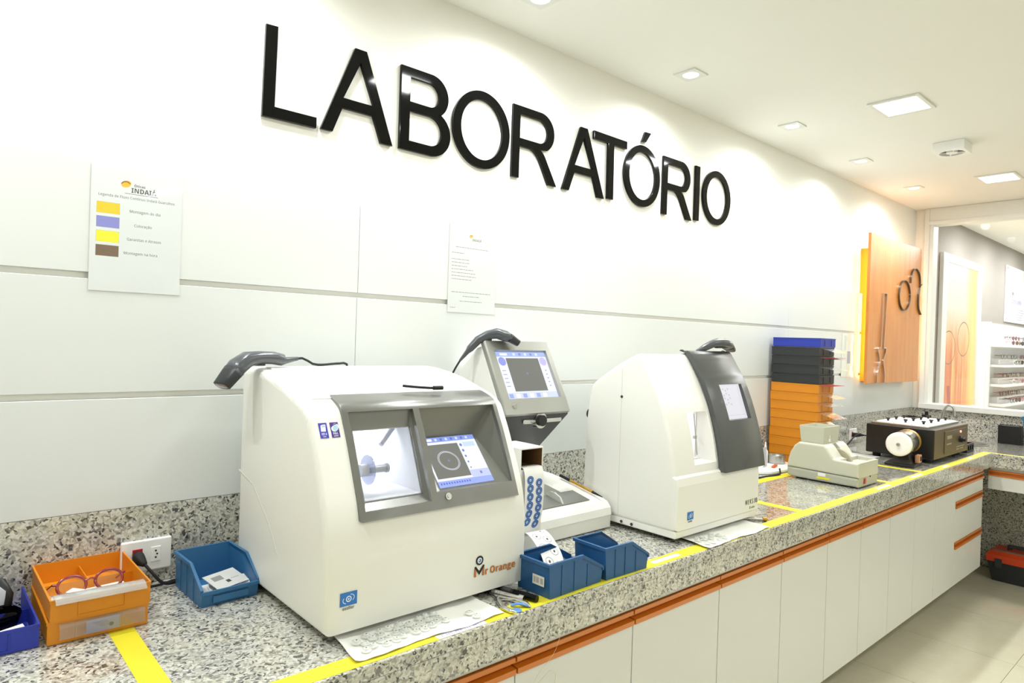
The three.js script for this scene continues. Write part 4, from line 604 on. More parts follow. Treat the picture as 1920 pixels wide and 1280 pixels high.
{
  const g = spectacles('red_spectacles', 'red spectacles lying in the upper orange tray', 'spectacles', [0.262, Y0 + 0.093, 0.165], 0, M.redFrame, M.clear, undefined, 1, 0.0031); g.rotation.set(-0.5, 0.12, 0.04); g.position.set(0.278, Y0 + 0.066, 0.205); g.scale.setScalar(1.02);
  const b = solo('job_envelope', 'clear plastic sleeve with papers over front of upper orange tray', 'sleeve', ribbon([[0.28, 0.985, 0.19], [0.28, 1.004, 0.235], [0.281, 1.0145, 0.262], [0.282, 1.013, 0.283], [0.283, 1.004, 0.29]], 0.158, [1, 0, 0.02], 0.0016, 20), phys(0xeef0ee, 0.18, { transmission: 0.7, thickness: 0, clearcoat: 1 }));
  solo('job_envelope', 'clear sleeve with lilac slip over front of lower orange tray', 'sleeve', ribbon([[0.285, 0.9615, 0.255], [0.286, 0.9605, 0.272], [0.287, 0.957, 0.2785], [0.287, 0.945, 0.2795], [0.287, 0.931, 0.2785]], 0.15, [1, 0, 0.0], 0.0012, 20), M.film);
  solo('lilac_slip', 'small lilac paper slip tucked in front of lower orange tray', 'slip', plate(0.058, 0.026, 0.0006).translate(0.286, 0.944, 0.2768), new THREE.MeshStandardMaterial({ roughness: 0.8, map: print(116, 52, (c, w, h) => { c.fillStyle = '#b7a3c4'; c.fillRect(0, 0, w, h); c.fillStyle = '#8d7c99'; for (let i = 0; i < 4; i++) c.fillRect(22 + 8 * i, 12 + i * 6, 50, 3); c.fillStyle = '#3c3440'; c.beginPath(); c.arc(88, 32, 8, 0, 7); c.fill(); }) }));
  solo('folded_paper', 'folded white paper under the red spectacles', 'paper', hull([[0.205, 0.968, 0.13], [0.35, 0.968, 0.14], [0.35, 0.968, 0.22], [0.205, 0.968, 0.235], [0.21, 0.977, 0.15], [0.345, 0.982, 0.15], [0.345, 0.986, 0.2], [0.21, 0.979, 0.225]]), M.paper);
  solo('lens_slip', 'small white printed lens slip in front of red spectacles', 'slip', bx(-0.012, 0.012, 0, 0.001, -0.03, 0.03).rotateX(0.1).rotateY(0.9).translate(0.26, 0.9985, 0.225), M.paper);
  // case and mirror in the blue tray
  const c = thing('spectacle_case', 'open black spectacle case in royal blue tray', 'case', [0.07, Y0 + 0.004, 0.15]);
  part(c, 'shell', cut(sweep([[-0.06, 0.035, 0.0, 0.001, 0.001], [-0.05, 0.035, 0, 0.03, 0.026], [0, 0.035, 0, 0.036, 0.033], [0.06, 0.035, 0, 0.036, 0.031], [0.085, 0.035, 0, 0.028, 0.024], [0.094, 0.035, 0, 0.002, 0.002]], [0, 1, 0], 24, 2.4), bx(-0.2, 0.2, 0.04, 0.1, -0.1, 0.1), bx(-0.05, 0.08, 0.012, 0.1, -0.026, 0.026)), M.gloss);
  const ld = part(c, 'lid', sweep([[0, 0.034, -0.036, 0.08, 0.003], [0, 0.06, -0.046, 0.084, 0.012], [0, 0.09, -0.056, 0.07, 0.01], [0, 0.1, -0.06, 0.02, 0.003]], [0, 0, 1], 26, 3), M.black); part(ld, 'lining', sweep([[0, 0.044, -0.031, 0.068, 0.001], [0, 0.07, -0.036, 0.07, 0.001], [0, 0.09, -0.045, 0.05, 0.001]], [0, 0, 1], 20, 3), std(0xb9bfc6, 0.7));
  solo('white_card', 'small white card in front part of royal blue tray', 'card', bx(-0.03, 0.03, 0, 0.001, -0.02, 0.02).rotateX(0.5).rotateY(0.4).translate(0.14, Y0 + 0.02, 0.225), M.paper);
}
// ---------------------------------------------------------------- blue picking bins
// low mouth towards +z, origin at base centre
function bin(label, w, d, h, pos, turn, mat, group, sticker) {
  const t = thing('blue_bin', label, 'bin', pos, turn, group), q = 0.0025, f = h * 0.42, X = w / 2, Z = d / 2, i = 0.006;
  const side = (x0) => extX([[-Z, h], [Z * 0.2, h], [Z * 0.98, f + 0.004], [Z, f], [Z - i, 0], [-Z + i, 0]], x0, x0 + q);
  part(t, 'body', merge(side(-X), side(X - q), bx(-X + q, X - q, 0, q, -Z + i, Z - i), extX([[-Z, h], [-Z + q, h], [-Z + i + q, 0], [-Z + i, 0]], -X + q, X - q), extX([[Z - q, f], [Z, f], [Z - i, 0], [Z - i - q, 0]], -X + q, X - q)), mat);
  const rim = 0.004;
  part(t, 'rim', merge(bx(-X - rim, X + rim, h - 0.007, h + 0.001, -Z - rim, -Z + q), ...[-1, 1].map((s) => merge(bx(s > 0 ? X - q : -X - rim, s > 0 ? X + rim : -X + q, h - 0.007, h + 0.001, -Z + q, Z * 0.2), extX([[Z * 0.2, h + 0.001], [Z, f + 0.006], [Z, f - 0.001], [Z * 0.18, h - 0.007]], s > 0 ? X - q : -X - rim, s > 0 ? X + rim : -X + q))), bx(-X - rim * 0.6, X + rim * 0.6, f - 0.006, f + 0.001, Z - q, Z + 0.003)), mat);
  for (const s of [-1, 1]) for (const k of [-0.55, -0.1, 0.4]) part(t, 'rib', bx(s * X - 0.0016, s * X + 0.0016, 0.002, (k > 0.2 ? 0.8 : 1) * h - 0.009, Z * k - 0.0012, Z * k + 0.0012), mat);
  part(t, 'front_ledge', bx(-X * 0.62, X * 0.62, 0.008, f - 0.012, Z - 0.004, Z + 0.0015), mat);
  if (sticker) part(t, 'barcode_sticker', plate(0.04, 0.024, 0.0006).rotateY(Math.PI).translate(-X * 0.35, h * 0.45, -Z + 0.0008), new THREE.MeshStandardMaterial({ roughness: 0.7, map: print(80, 48, (c, W, H) => { c.fillStyle = '#d9d8cf'; c.fillRect(0, 0, W, H); c.fillStyle = '#6e6c64'; for (let k = 0; k < 16; k++) if (hash(k, 3) > 0.35) c.fillRect(10 + k * 4, 10, 2, 28); }) }));
  return t;
}
bin('single blue bin with white cards left of white edging machine', 0.128, 0.185, 0.083, [0.541, Y0 + 0.0005, 0.166], 0.04, M.binFar, 'blue picking bins');
bin('blue bin nearest the edging machine, with barcode sticker', 0.112, 0.205, 0.085, [1.243, Y0 + 0.0008, 0.637], Math.PI / 2 + 0.03, M.bin, 'blue picking bins', true);
bin('blue bin right of the barcode-stickered bin', 0.112, 0.18, 0.085, [1.443, Y0 + 0.0008, 0.64], Math.PI / 2 - 0.02, M.bin, 'blue picking bins');
const card = (label, x, y, z, w, d, ry, rx, prn) => solo('small_card', label, 'card', (() => { const g = plate(w, d, 0.0012).rotateX(-Math.PI / 2 + rx); return g; })(), prn ? new THREE.MeshStandardMaterial({ roughness: 0.7, map: print(160, 120, (c, W, H) => { c.fillStyle = '#ececea'; c.fillRect(0, 0, W, H); c.fillStyle = '#9fa3a6'; c.fillRect(24, 24, 50, 34); c.fillStyle = '#4d5358'; c.fillRect(70, 70, 20, 20); c.fillStyle = '#c4c6c8'; c.fillRect(100, 66, 40, 6); }) }) : M.paper, [x, y, z], 'white cards in the single blue bin').rotation.y = ry;
card('uppermost white printed card in single blue bin', 0.552, Y0 + 0.036, 0.2, 0.085, 0.062, 0.35, 0.28, true); card('white card half hidden under printed card in single blue bin', 0.562, Y0 + 0.024, 0.195, 0.09, 0.06, -0.25, 0.2, false); card('lowest white card in single blue bin', 0.548, Y0 + 0.012, 0.185, 0.09, 0.065, 0.1, 0.08, false);
solo('plastic_wrap', 'crumpled clear wrap inside barcode-stickered blue bin', 'wrap', hull([[1.27, 0.93, 0.6], [1.31, 0.93, 0.6], [1.3, 0.96, 0.62], [1.28, 0.975, 0.61], [1.33, 0.94, 0.65], [1.28, 0.93, 0.65]]), M.film);
solo('plastic_wrap', 'crumpled clear wrap inside the bin right of barcode-stickered one', 'wrap', hull([[1.44, 0.93, 0.61], [1.49, 0.93, 0.6], [1.47, 0.965, 0.62], [1.45, 0.97, 0.63], [1.5, 0.945, 0.65], [1.44, 0.93, 0.66]]), M.film);
// ---------------------------------------------------------------- sticker box and its strips
{
  const t = thing('sticker_box', 'tall white cardboard dispenser box with brown inside', 'box', [1.307, Y0, 0.39]);
  const o = bx(1.263, 1.351, Y0 + 0.001, 1.24, 0.33, 0.45), inn = bx(1.2665, 1.3475, 1.18, 1.2365, 0.335, 0.47);
  wp(t, 'carton', cut(o, inn), M.paper);
  wp(t, 'inside_lining', merge(bx(1.2668, 1.2676, 1.1803, 1.2362, 0.3355, 0.4492), bx(1.3464, 1.3472, 1.1803, 1.2362, 0.3355, 0.4492), bx(1.2676, 1.3464, 1.2354, 1.2362, 0.3355, 0.4492), bx(1.2676, 1.3464, 1.1803, 1.1811, 0.3355, 0.4492), bx(1.2676, 1.3464, 1.1811, 1.2354, 0.3355, 0.3363)), M.card);
  const pad = print(128, 128, (g, w, h) => { g.fillStyle = '#2f5fa6'; g.fillRect(0, 0, w, h); g.fillStyle = '#9db9de'; for (let i = 0; i < 26; i++) { const a = i / 26 * 6.283; g.fillRect(64 + 42 * Math.cos(a) - 3, 64 + 42 * Math.sin(a) - 3, 6, 6); } g.beginPath(); g.arc(64, 64, 18, 0, 7); g.fillStyle = '#e6ebf2'; g.fill(); g.beginPath(); g.arc(64, 64, 8, 0, 7); g.fillStyle = '#3b4a66'; g.fill(); });
  const padMat = new THREE.MeshStandardMaterial({ map: pad, roughness: 0.5 });
  const s = thing('sticker_strip', 'white strip of round blue stickers hanging out of cardboard box', 'sticker strip', [1.305, 1.0, 0.47]);
  const path = [[1.31, 1.1835, 0.42], [1.31, 1.184, 0.449], [1.308, 1.172, 0.459], [1.304, 1.12, 0.468], [1.299, 1.06, 0.47], [1.292, 1.01, 0.462], [1.288, 0.998, 0.46]];
  wp(s, 'backing', ribbon(path, 0.072, [1, 0, 0.02], 0.0006, 40), M.paper);
  const lobe = new THREE.Shape(); for (let i = 0; i <= 24; i++) { const a = i / 24 * 6.283, r = 0.0117 * (1 + 0.12 * Math.max(0, Math.cos(a - 0.5)) ** 6); lobe[i ? 'lineTo' : 'moveTo'](r * Math.cos(a), r * Math.sin(a)); }
  const pg = extrude(lobe, 0.0005); { const p = pg.attributes.position, u = pg.attributes.uv; for (let i = 0; i < p.count; i++) u.setXY(i, 0.5 + p.getX(i) / 0.027, 0.5 + p.getY(i) / 0.027); }
  const c = new THREE.CatmullRomCurve3(path.map((p) => new THREE.Vector3(...p)));
  for (let r = 0; r < 6; r++) for (const k of [-1, 1]) {
    const u = 0.3 + 0.105 * r + (k > 0 ? 0.045 : 0), q = c.getPointAt(u), tg = c.getTangentAt(u), X = new THREE.Vector3(1, 0, 0.02).normalize(), Y = tg.clone().negate(), Z = new THREE.Vector3().crossVectors(X, Y).normalize();
    wp(s, 'sticker', pg.clone().applyMatrix4(new THREE.Matrix4().makeBasis(X, Y, Z).setPosition(q.addScaledVector(X, k * 0.0165).addScaledVector(Z, 0.0006))), padMat);
  }
  const e = thing('spent_strip', 'spent white sticker strip with printed dots dropping into blue bin', 'sticker strip', [1.26, 0.95, 0.55]);
  const sp = print(160, 320, (g, w, h) => { g.fillStyle = '#f2f2ee'; g.fillRect(0, 0, w, h); g.strokeStyle = '#8d9096'; g.lineWidth = 3; for (let i = 0; i < 4; i++) for (const k of [0, 1]) { const x = 48 + 64 * k, y = 44 + 74 * i + 30 * k; g.beginPath(); g.ellipse(x, y, 28, 20, 0.3, 0, 7); g.stroke(); g.fillStyle = '#3d4046'; g.beginPath(); g.arc(x, y, 7, 0, 7); g.fill(); } });
  wp(e, 'backing', ribbon([[1.284, 1.0, 0.478], [1.277, 1.018, 0.5], [1.265, 1.015, 0.54], [1.255, 0.99, 0.585], [1.248, 0.965, 0.61], [1.245, 0.945, 0.622]], 0.066, [1, 0, 0.1], 0.0006, 30), new THREE.MeshStandardMaterial({ map: sp, roughness: 0.75 }));
}
// ---------------------------------------------------------------- cloths, lens blocks, pens and pliers
function clothSheet(label, x0, x1, z0, z1, lift, name = 'white_cloth') {
  const nx = 40, nz = 16, pos = [], idx = [], th = 0.0016;
  const Y = (u, v) => Y0 + 0.0014 + lift * (0.0022 * Math.sin(u * 9 + v * 3) ** 2 + 0.0016 * Math.sin(u * 23 - v * 7) ** 2 + 0.006 * Math.max(0, u - 0.93) / 0.07 * (1 - v) + 0.005 * Math.max(0, 0.04 - u) / 0.04);
  for (const top of [1, 0]) for (let j = 0; j <= nz; j++) for (let i = 0; i <= nx; i++) { const u = i / nx, v = j / nz, w = 0.006 * Math.sin(v * 5 + u * 2); pos.push(x0 + (x1 - x0) * u + w * 0.6 - 0.012 * v * (1 - u), Y(u, v) + (top ? th : 0), z0 + (z1 - z0) * v + 0.004 * Math.sin(u * 11)); }
  const N = (nx + 1) * (nz + 1), id = (i, j, b) => b * N + j * (nx + 1) + i;
  for (let j = 0; j < nz; j++) for (let i = 0; i < nx; i++) { idx.push(id(i, j, 0), id(i, j + 1, 0), id(i + 1, j, 0), id(i + 1, j, 0), id(i, j + 1, 0), id(i + 1, j + 1, 0)); idx.push(id(i, j, 1), id(i + 1, j, 1), id(i, j + 1, 1), id(i + 1, j, 1), id(i + 1, j + 1, 1), id(i, j + 1, 1)); }
  for (let i = 0; i < nx; i++) for (const [j, f] of [[0, 1], [nz, 0]]) { const a = id(i, j, 0), b = id(i + 1, j, 0), c = id(i, j, 1), d = id(i + 1, j, 1); f ? idx.push(a, b, c, b, d, c) : idx.push(a, c, b, b, c, d); }
  for (let j = 0; j < nz; j++) for (const [i, f] of [[0, 0], [nx, 1]]) { const a = id(i, j, 0), b = id(i, j + 1, 0), c = id(i, j, 1), d = id(i, j + 1, 1); f ? idx.push(a, b, c, b, d, c) : idx.push(a, c, b, b, c, d); }
  const g = new THREE.BufferGeometry(); g.setAttribute('position', new THREE.Float32BufferAttribute(pos, 3)); g.setIndex(idx); g.computeVertexNormals(); g.setAttribute('uv', new THREE.BufferAttribute(new Float32Array(pos.length / 3 * 2), 2));
  solo(name, label, 'cloth', g, M.cloth);
}
clothSheet('folded white cloth half under the white edging machine, blocks on it', 0.645, 1.005, 0.5, 0.692, 0.8);
clothSheet('folded white cloth half under the charcoal-panel machine', 1.835, 2.215, 0.55, 0.708, 0.8);
{
  const g = lathe([[0, 0], [0.0102, 0], [0.0108, 0.0008], [0.0102, 0.0016], [0.0072, 0.002], [0.006, 0.0038], [0.0055, 0.0058], [0.0042, 0.0066], [0.0026, 0.0066], [0.002, 0.0056], [0, 0.0056]], 22);
  const dot = disc(0.0015, 0, 0.006, 0, 'y', 0.0007, 10);
  const spots = []; let tries = 0;
  const ok = (x, z) => spots.every(([a, b]) => Math.hypot(a - x, b - z) > 0.0185);
  while (spots.length < 36 && tries++ < 6000) { const x = rr(0.665, 0.87), z = rr(0.598, 0.672); const k = (x - 0.665) / 0.205; if (z < 0.6 + 0.012 * (1 - k) || z > 0.675 - 0.02 * k) continue; if (ok(x, z)) spots.push([x, z]); }
  spots.push([0.935, 0.652], [0.938, 0.674]);
  const first = thing('lens_block', 'small clear white lens block in the heap on cloth before edging machine', 'lens block', [spots[0][0], Y0 + 0.0062, spots[0][1]], 0, 'lens blocks heaped on the white cloth');
  part(first, 'cup', g, M.block); part(first, 'centre_hole', dot, M.darkGrey);
  spots.slice(1).forEach(([x, z], i) => { const lone = i >= spots.length - 3, c = again(first, lone ? (i === spots.length - 2 ? 'nearer of the two stray lens blocks at right of cloth' : 'farther of the two stray lens blocks at right of cloth') : first.userData.label, [x, Y0 + 0.0062 + rr(0, 0.0012), z], rr(0, 6)); if (lone) delete c.userData.group; else { c.rotation.x = rr(-0.12, 0.12); c.rotation.z = rr(-0.12, 0.12); } });
  const sp2 = []; tries = 0; while (sp2.length < 12 && tries++ < 4000) { const x = rr(1.85, 1.96), z = rr(0.63, 0.695); if (sp2.every(([a, b]) => Math.hypot(a - x, b - z) > 0.0215)) sp2.push([x, z]); }
  sp2.forEach(([x, z]) => { const c = again(first, 'small clear white lens block in the heap on cloth before charcoal-panel machine', [x, Y0 + 0.0062, z], rr(0, 6)); c.userData.group = 'lens blocks on the far cloth'; });
}
{
  const a = [1.075, Y0 + 0.0085, 0.545], b = [1.112, Y0 + 0.0085, 0.688], k = (s) => a.map((v, i) => v + (b[i] - v) * s);
  const t = thing('marker_pen', 'thick black marker pen lying in front of edging machine', 'pen', k(0.5)); wp(t, 'barrel', rod(k(0), k(0.55), 0.0078), M.black); wp(t, 'cap', rod(k(0.55), k(1), 0.0086), M.gloss); wp(t, 'white_print', rod(k(0.3), k(0.5), 0.00795, 0.00795, 16), std(0x3a3a3c, 0.5));
  const c = [1.045, Y0 + 0.0075, 0.545], d = [1.085, Y0 + 0.0095, 0.672], q = (s) => c.map((v, i) => v + (d[i] - v) * s);
  const s = thing('screwdriver', 'silver precision screwdriver with round cap beside black marker', 'screwdriver', q(0.5)); wp(s, 'handle', rod(q(0.3), q(0.9), 0.0062, 0.0058), M.chrome); wp(s, 'grip', rod(q(0), q(0.32), 0.007), M.rubber); wp(s, 'end_cap', rod(q(0.9), q(1), 0.0092), M.chrome); for (let i = 0; i < 4; i++) wp(s, 'ring', rod(q(0.34 + i * 0.05), q(0.36 + i * 0.05), 0.0068), M.steel);
  const p = thing('small_pliers', 'small chrome pliers with blue grips beside white cloth', 'pliers', [1.04, Y0, 0.66]);
  wp(p, 'handle', sweep([[1.045, Y0 + 0.006, 0.618, 0.0035, 0.004], [1.03, Y0 + 0.0065, 0.645, 0.0055, 0.0055], [1.018, Y0 + 0.0065, 0.675, 0.006, 0.006], [1.02, Y0 + 0.0062, 0.7, 0.005, 0.005], [1.026, Y0 + 0.006, 0.71, 0.001, 0.001]]), M.chrome);
  wp(p, 'handle', sweep([[1.05, Y0 + 0.006, 0.618, 0.0035, 0.004], [1.068, Y0 + 0.0065, 0.655, 0.0045, 0.005], [1.076, Y0 + 0.0065, 0.69, 0.0055, 0.0055], [1.074, Y0 + 0.006, 0.706, 0.001, 0.001]]), M.chrome);
  wp(p, 'jaw', rod([1.048, Y0 + 0.006, 0.618], [1.05, Y0 + 0.006, 0.585], 0.005, 0.002), M.chrome); wp(p, 'spring', tube([[1.032, Y0 + 0.01, 0.64], [1.05, Y0 + 0.013, 0.66], [1.066, Y0 + 0.01, 0.66]], 0.0012), M.steel);
  solo('blue_lens_pad', 'round blue sticker pad lying between the pliers handles', 'sticker', lathe([[0, 0], [0.012, 0], [0.0122, 0.0015], [0.004, 0.002], [0, 0.002]], 20), M.blueSteel, [1.04, Y0 + 0.0012, 0.695]);
  solo('blue_clip', 'small bent blue plastic clip beside the pliers', 'clip', ribbon([[1.046, Y0 + 0.0035, 0.668], [1.058, Y0 + 0.009, 0.682], [1.08, Y0 + 0.003, 0.7]], 0.011, [-0.6, 0, 0.8], 0.002, 10), M.blueSteel);
  const h = thing('steel_tweezers', 'steel tool poking out from under the charcoal-panel machine', 'tool', [2.25, Y0, 0.62]); wp(h, 'handle', rod([2.2, Y0 + 0.006, 0.56], [2.285, Y0 + 0.006, 0.648], 0.005), M.steel); wp(h, 'knob', rod([2.282, Y0 + 0.008, 0.645], [2.292, Y0 + 0.008, 0.655], 0.0075), M.gold); wp(h, 'blade', bx(2.215, 2.27, Y0 + 0.001, Y0 + 0.003, 0.59, 0.61), M.steel);
}
// ---------------------------------------------------------------- beige hand grinder
{
  const X0 = 3.166, X1 = 3.402, t = thing('hand_grinder', 'beige hand edging grinder with grey wheel and splash hopper on top', 'grinder', [3.285, Y0, 0.47]);
  wp(t, 'base', extX([[0.306, 0.934], [0.304, 0.972], [0.636, 0.966], [0.634, 0.926], [0.33, 0.926]], X0, X1, 0.01, 3), M.beigeDark);
  const body = extX([[0.304, 0.973], [0.308, 1.01], [0.318, 1.045], [0.336, 1.078], [0.358, 1.097], [0.475, 1.097], [0.49, 1.085], [0.522, 1.042], [0.535, 1.038], [0.636, 1.035], [0.636, 0.967]], X0, X1, 0.01, 3);
  wp(t, 'body', cut(body, bx(X0 + 0.016, X1 - 0.016, 1.022, 1.2, 0.545, 0.622), bx(3.262, 3.302, 1.0, 1.2, 0.47, 0.56)), M.beige);
  wp(t, 'grinding_wheel', disc(0.062, 3.282, 1.012, 0.5, 'x', 0.02, 44), std(0xb5ad95, 0.8));
  wp(t, 'hopper', cut(hull([[3.19, 1.176, 0.349], [3.365, 1.176, 0.349], [3.19, 1.176, 0.468], [3.365, 1.176, 0.468], [3.197, 1.0975, 0.356], [3.358, 1.0975, 0.356], [3.197, 1.0975, 0.462], [3.358, 1.0975, 0.462]]), hull([[3.194, 1.2, 0.353], [3.361, 1.2, 0.353], [3.194, 1.2, 0.464], [3.361, 1.2, 0.464], [3.202, 1.105, 0.361], [3.353, 1.105, 0.361], [3.202, 1.105, 0.457], [3.353, 1.105, 0.457]]), bx(3.255, 3.285, 1.104, 1.135, 0.44, 0.5)), M.beige);
  wp(t, 'switch', bx(3.228, 3.248, 0.938, 0.962, 0.633, 0.64, 0.002), M.red, 'red rocker switch');
  wp(t, 'control_mark', disc(0.004, 3.3, 0.965, 0.6365, 'z', 0.003, 12), M.black);
  wp(t, 'yellow_sticker', bx(X0 - 0.001, X0 + 0.001, 0.938, 0.948, 0.45, 0.51), M.tape); wp(t, 'white_plate', bx(X0 - 0.001, X0 + 0.001, 0.951, 0.966, 0.455, 0.49), M.white);
  for (const [x, z] of [[3.2, 0.35], [3.37, 0.35], [3.2, 0.6], [3.37, 0.6]]) wp(t, 'foot', cyl(0.014, 0.007, 14).translate(x, Y0 + 0.0042, z), M.rubber);
}
// ---------------------------------------------------------------- polishing motor
{
  const t = thing('polishing_motor', 'bench polishing motor with white felt wheel on dark foot', 'motor', [4.05, Y0, 0.53]);
  t.rotation.y = 0.1;
  part(t, 'foot', merge(bx(-0.06, 0.13, 0.0008, 0.016, -0.075, 0.07, 0.003), hull([[-0.03, 0.016, -0.05], [0.1, 0.016, -0.05], [-0.03, 0.016, 0.05], [0.1, 0.016, 0.05], [-0.015, 0.075, -0.025], [0.085, 0.075, -0.025], [-0.015, 0.075, 0.025], [0.085, 0.075, 0.025]])), M.brown);
  const mt = part(t, 'motor_housing', lathe([[0, -0.09], [0.045, -0.09], [0.06, -0.082], [0.064, -0.07], [0.064, 0.07], [0.06, 0.085], [0.05, 0.092], [0, 0.092]], 40).rotateZ(-Math.PI / 2).translate(0.035, 0.125, 0), std(0x8d8c80, 0.2, { metalness: 0.9 }));
  part(mt, 'band', lathe([[0.0645, -0.006], [0.0655, -0.005], [0.0655, 0.03], [0.0645, 0.031]], 40).rotateZ(-Math.PI / 2).translate(0.09, 0.125, 0), M.gold);
  const w = part(t, 'felt_wheel', lathe([[0, -0.012], [0.058, -0.012], [0.064, -0.006], [0.064, 0.006], [0.058, 0.012], [0.045, 0.0135], [0.043, 0.012], [0.03, 0.0135], [0.028, 0.012], [0.014, 0.0135], [0, 0.0135]], 44).rotateZ(Math.PI / 2).translate(-0.085, 0.125, 0), M.wax);
  part(w, 'spindle_nut', disc(0.009, -0.102, 0.125, 0, 'x', 0.014, 12), M.steel);
  part(t, 'shaft', disc(0.01, -0.06, 0.125, 0, 'x', 0.03), M.steel);
  part(t, 'switch_box', merge(bx(0.04, 0.1, 0.017, 0.06, 0.052, 0.074, 0.003)), phys(0xd9a27c, 0.45)); part(t, 'switch_rocker', bx(0.06, 0.078, 0.028, 0.052, 0.0745, 0.079, 0.001, 1), M.black);
}
// ---------------------------------------------------------------- lens tinting unit
{
  const X0 = 4.25, X1 = 4.885, Z0 = 0.265, Z1 = 0.625, YB = 0.942, YT = 1.112, t = thing('tinting_unit', 'dark brown lens tinting unit with lidded tanks and control panel', 'tinting unit', [4.57, Y0, 0.445]);
  wp(t, 'housing', bx(X0, X1, YB, YT, Z0, Z1, 0.006), M.brown);
  wp(t, 'front_plate', bx(X0 + 0.002, X1 - 0.002, YB + 0.004, YT - 0.003, Z1 - 0.0005, Z1 + 0.002), M.brownPanel);
  wp(t, 'top_tray', cut(bx(X0 + 0.03, X1 - 0.03, YT - 0.001, YT + 0.012, Z0 + 0.015, Z1 - 0.04, 0.003), bx(X0 + 0.045, X1 - 0.045, YT + 0.007, YT + 0.1, Z0 + 0.03, Z1 - 0.055)), M.steel);
  for (let i = 0; i < 4; i++) for (let j = 0; j < 3; j++) {
    const x = X0 + 0.115 + i * 0.135, z = Z0 + 0.08 + j * 0.095; if (i === 3 && j === 0) { wp(t, 'open_tank', cut(bx(x - 0.06, x + 0.06, YT + 0.006, YT + 0.02, z - 0.042, z + 0.042, 0.002), bx(x - 0.05, x + 0.05, YT + 0.009, YT + 0.1, z - 0.034, z + 0.034)), M.black); continue; }
    const l = wp(t, 'tank_lid', bx(x - 0.062, x + 0.062, YT + 0.0075, YT + 0.016, z - 0.043, z + 0.043, 0.004), M.white); wp(l, 'lid_knob', lathe([[0, 0], [0.006, 0], [0.006, 0.008], [0.011, 0.014], [0.011, 0.019], [0, 0.02]], 18).translate(x, YT + 0.016, z), M.black);
  }
  const cp = wp(t, 'control_panel', bx(X0 + 0.17, X1 - 0.055, YB + 0.02, YT - 0.02, Z1 + 0.0022, Z1 + 0.006, 0.0015, 1), M.brownPanel);
  wp(cp, 'pilot_light', disc(0.007, 4.71, 1.075, Z1 + 0.009, 'z', 0.006), glow(0xff4a30, 1.2)); wp(cp, 'dial', merge(disc(0.02, 4.705, 1.03, Z1 + 0.015, 'z', 0.018, 28), disc(0.013, 4.705, 1.03, Z1 + 0.03, 'z', 0.016, 24)), M.black);
  wp(cp, 'print', merge(bx(4.46, 4.55, 1.045, 1.065, Z1 + 0.006, Z1 + 0.0066), bx(4.455, 4.545, 1.012, 1.02, Z1 + 0.006, Z1 + 0.0066), bx(4.64, 4.8, 0.985, 0.99, Z1 + 0.006, Z1 + 0.0066), bx(4.64, 4.7, 0.97, 0.976, Z1 + 0.006, Z1 + 0.0066), bx(4.72, 4.78, 0.97, 0.976, Z1 + 0.006, Z1 + 0.0066)), std(0xa29a80, 0.6), 'pale printed lettering');
  for (const [x, z] of [[4.3, 0.31], [4.83, 0.31], [4.3, 0.58], [4.83, 0.58]]) wp(t, 'foot', cyl(0.022, 0.0215, 16).translate(x, Y0 + 0.0113, z), M.rubber);
}
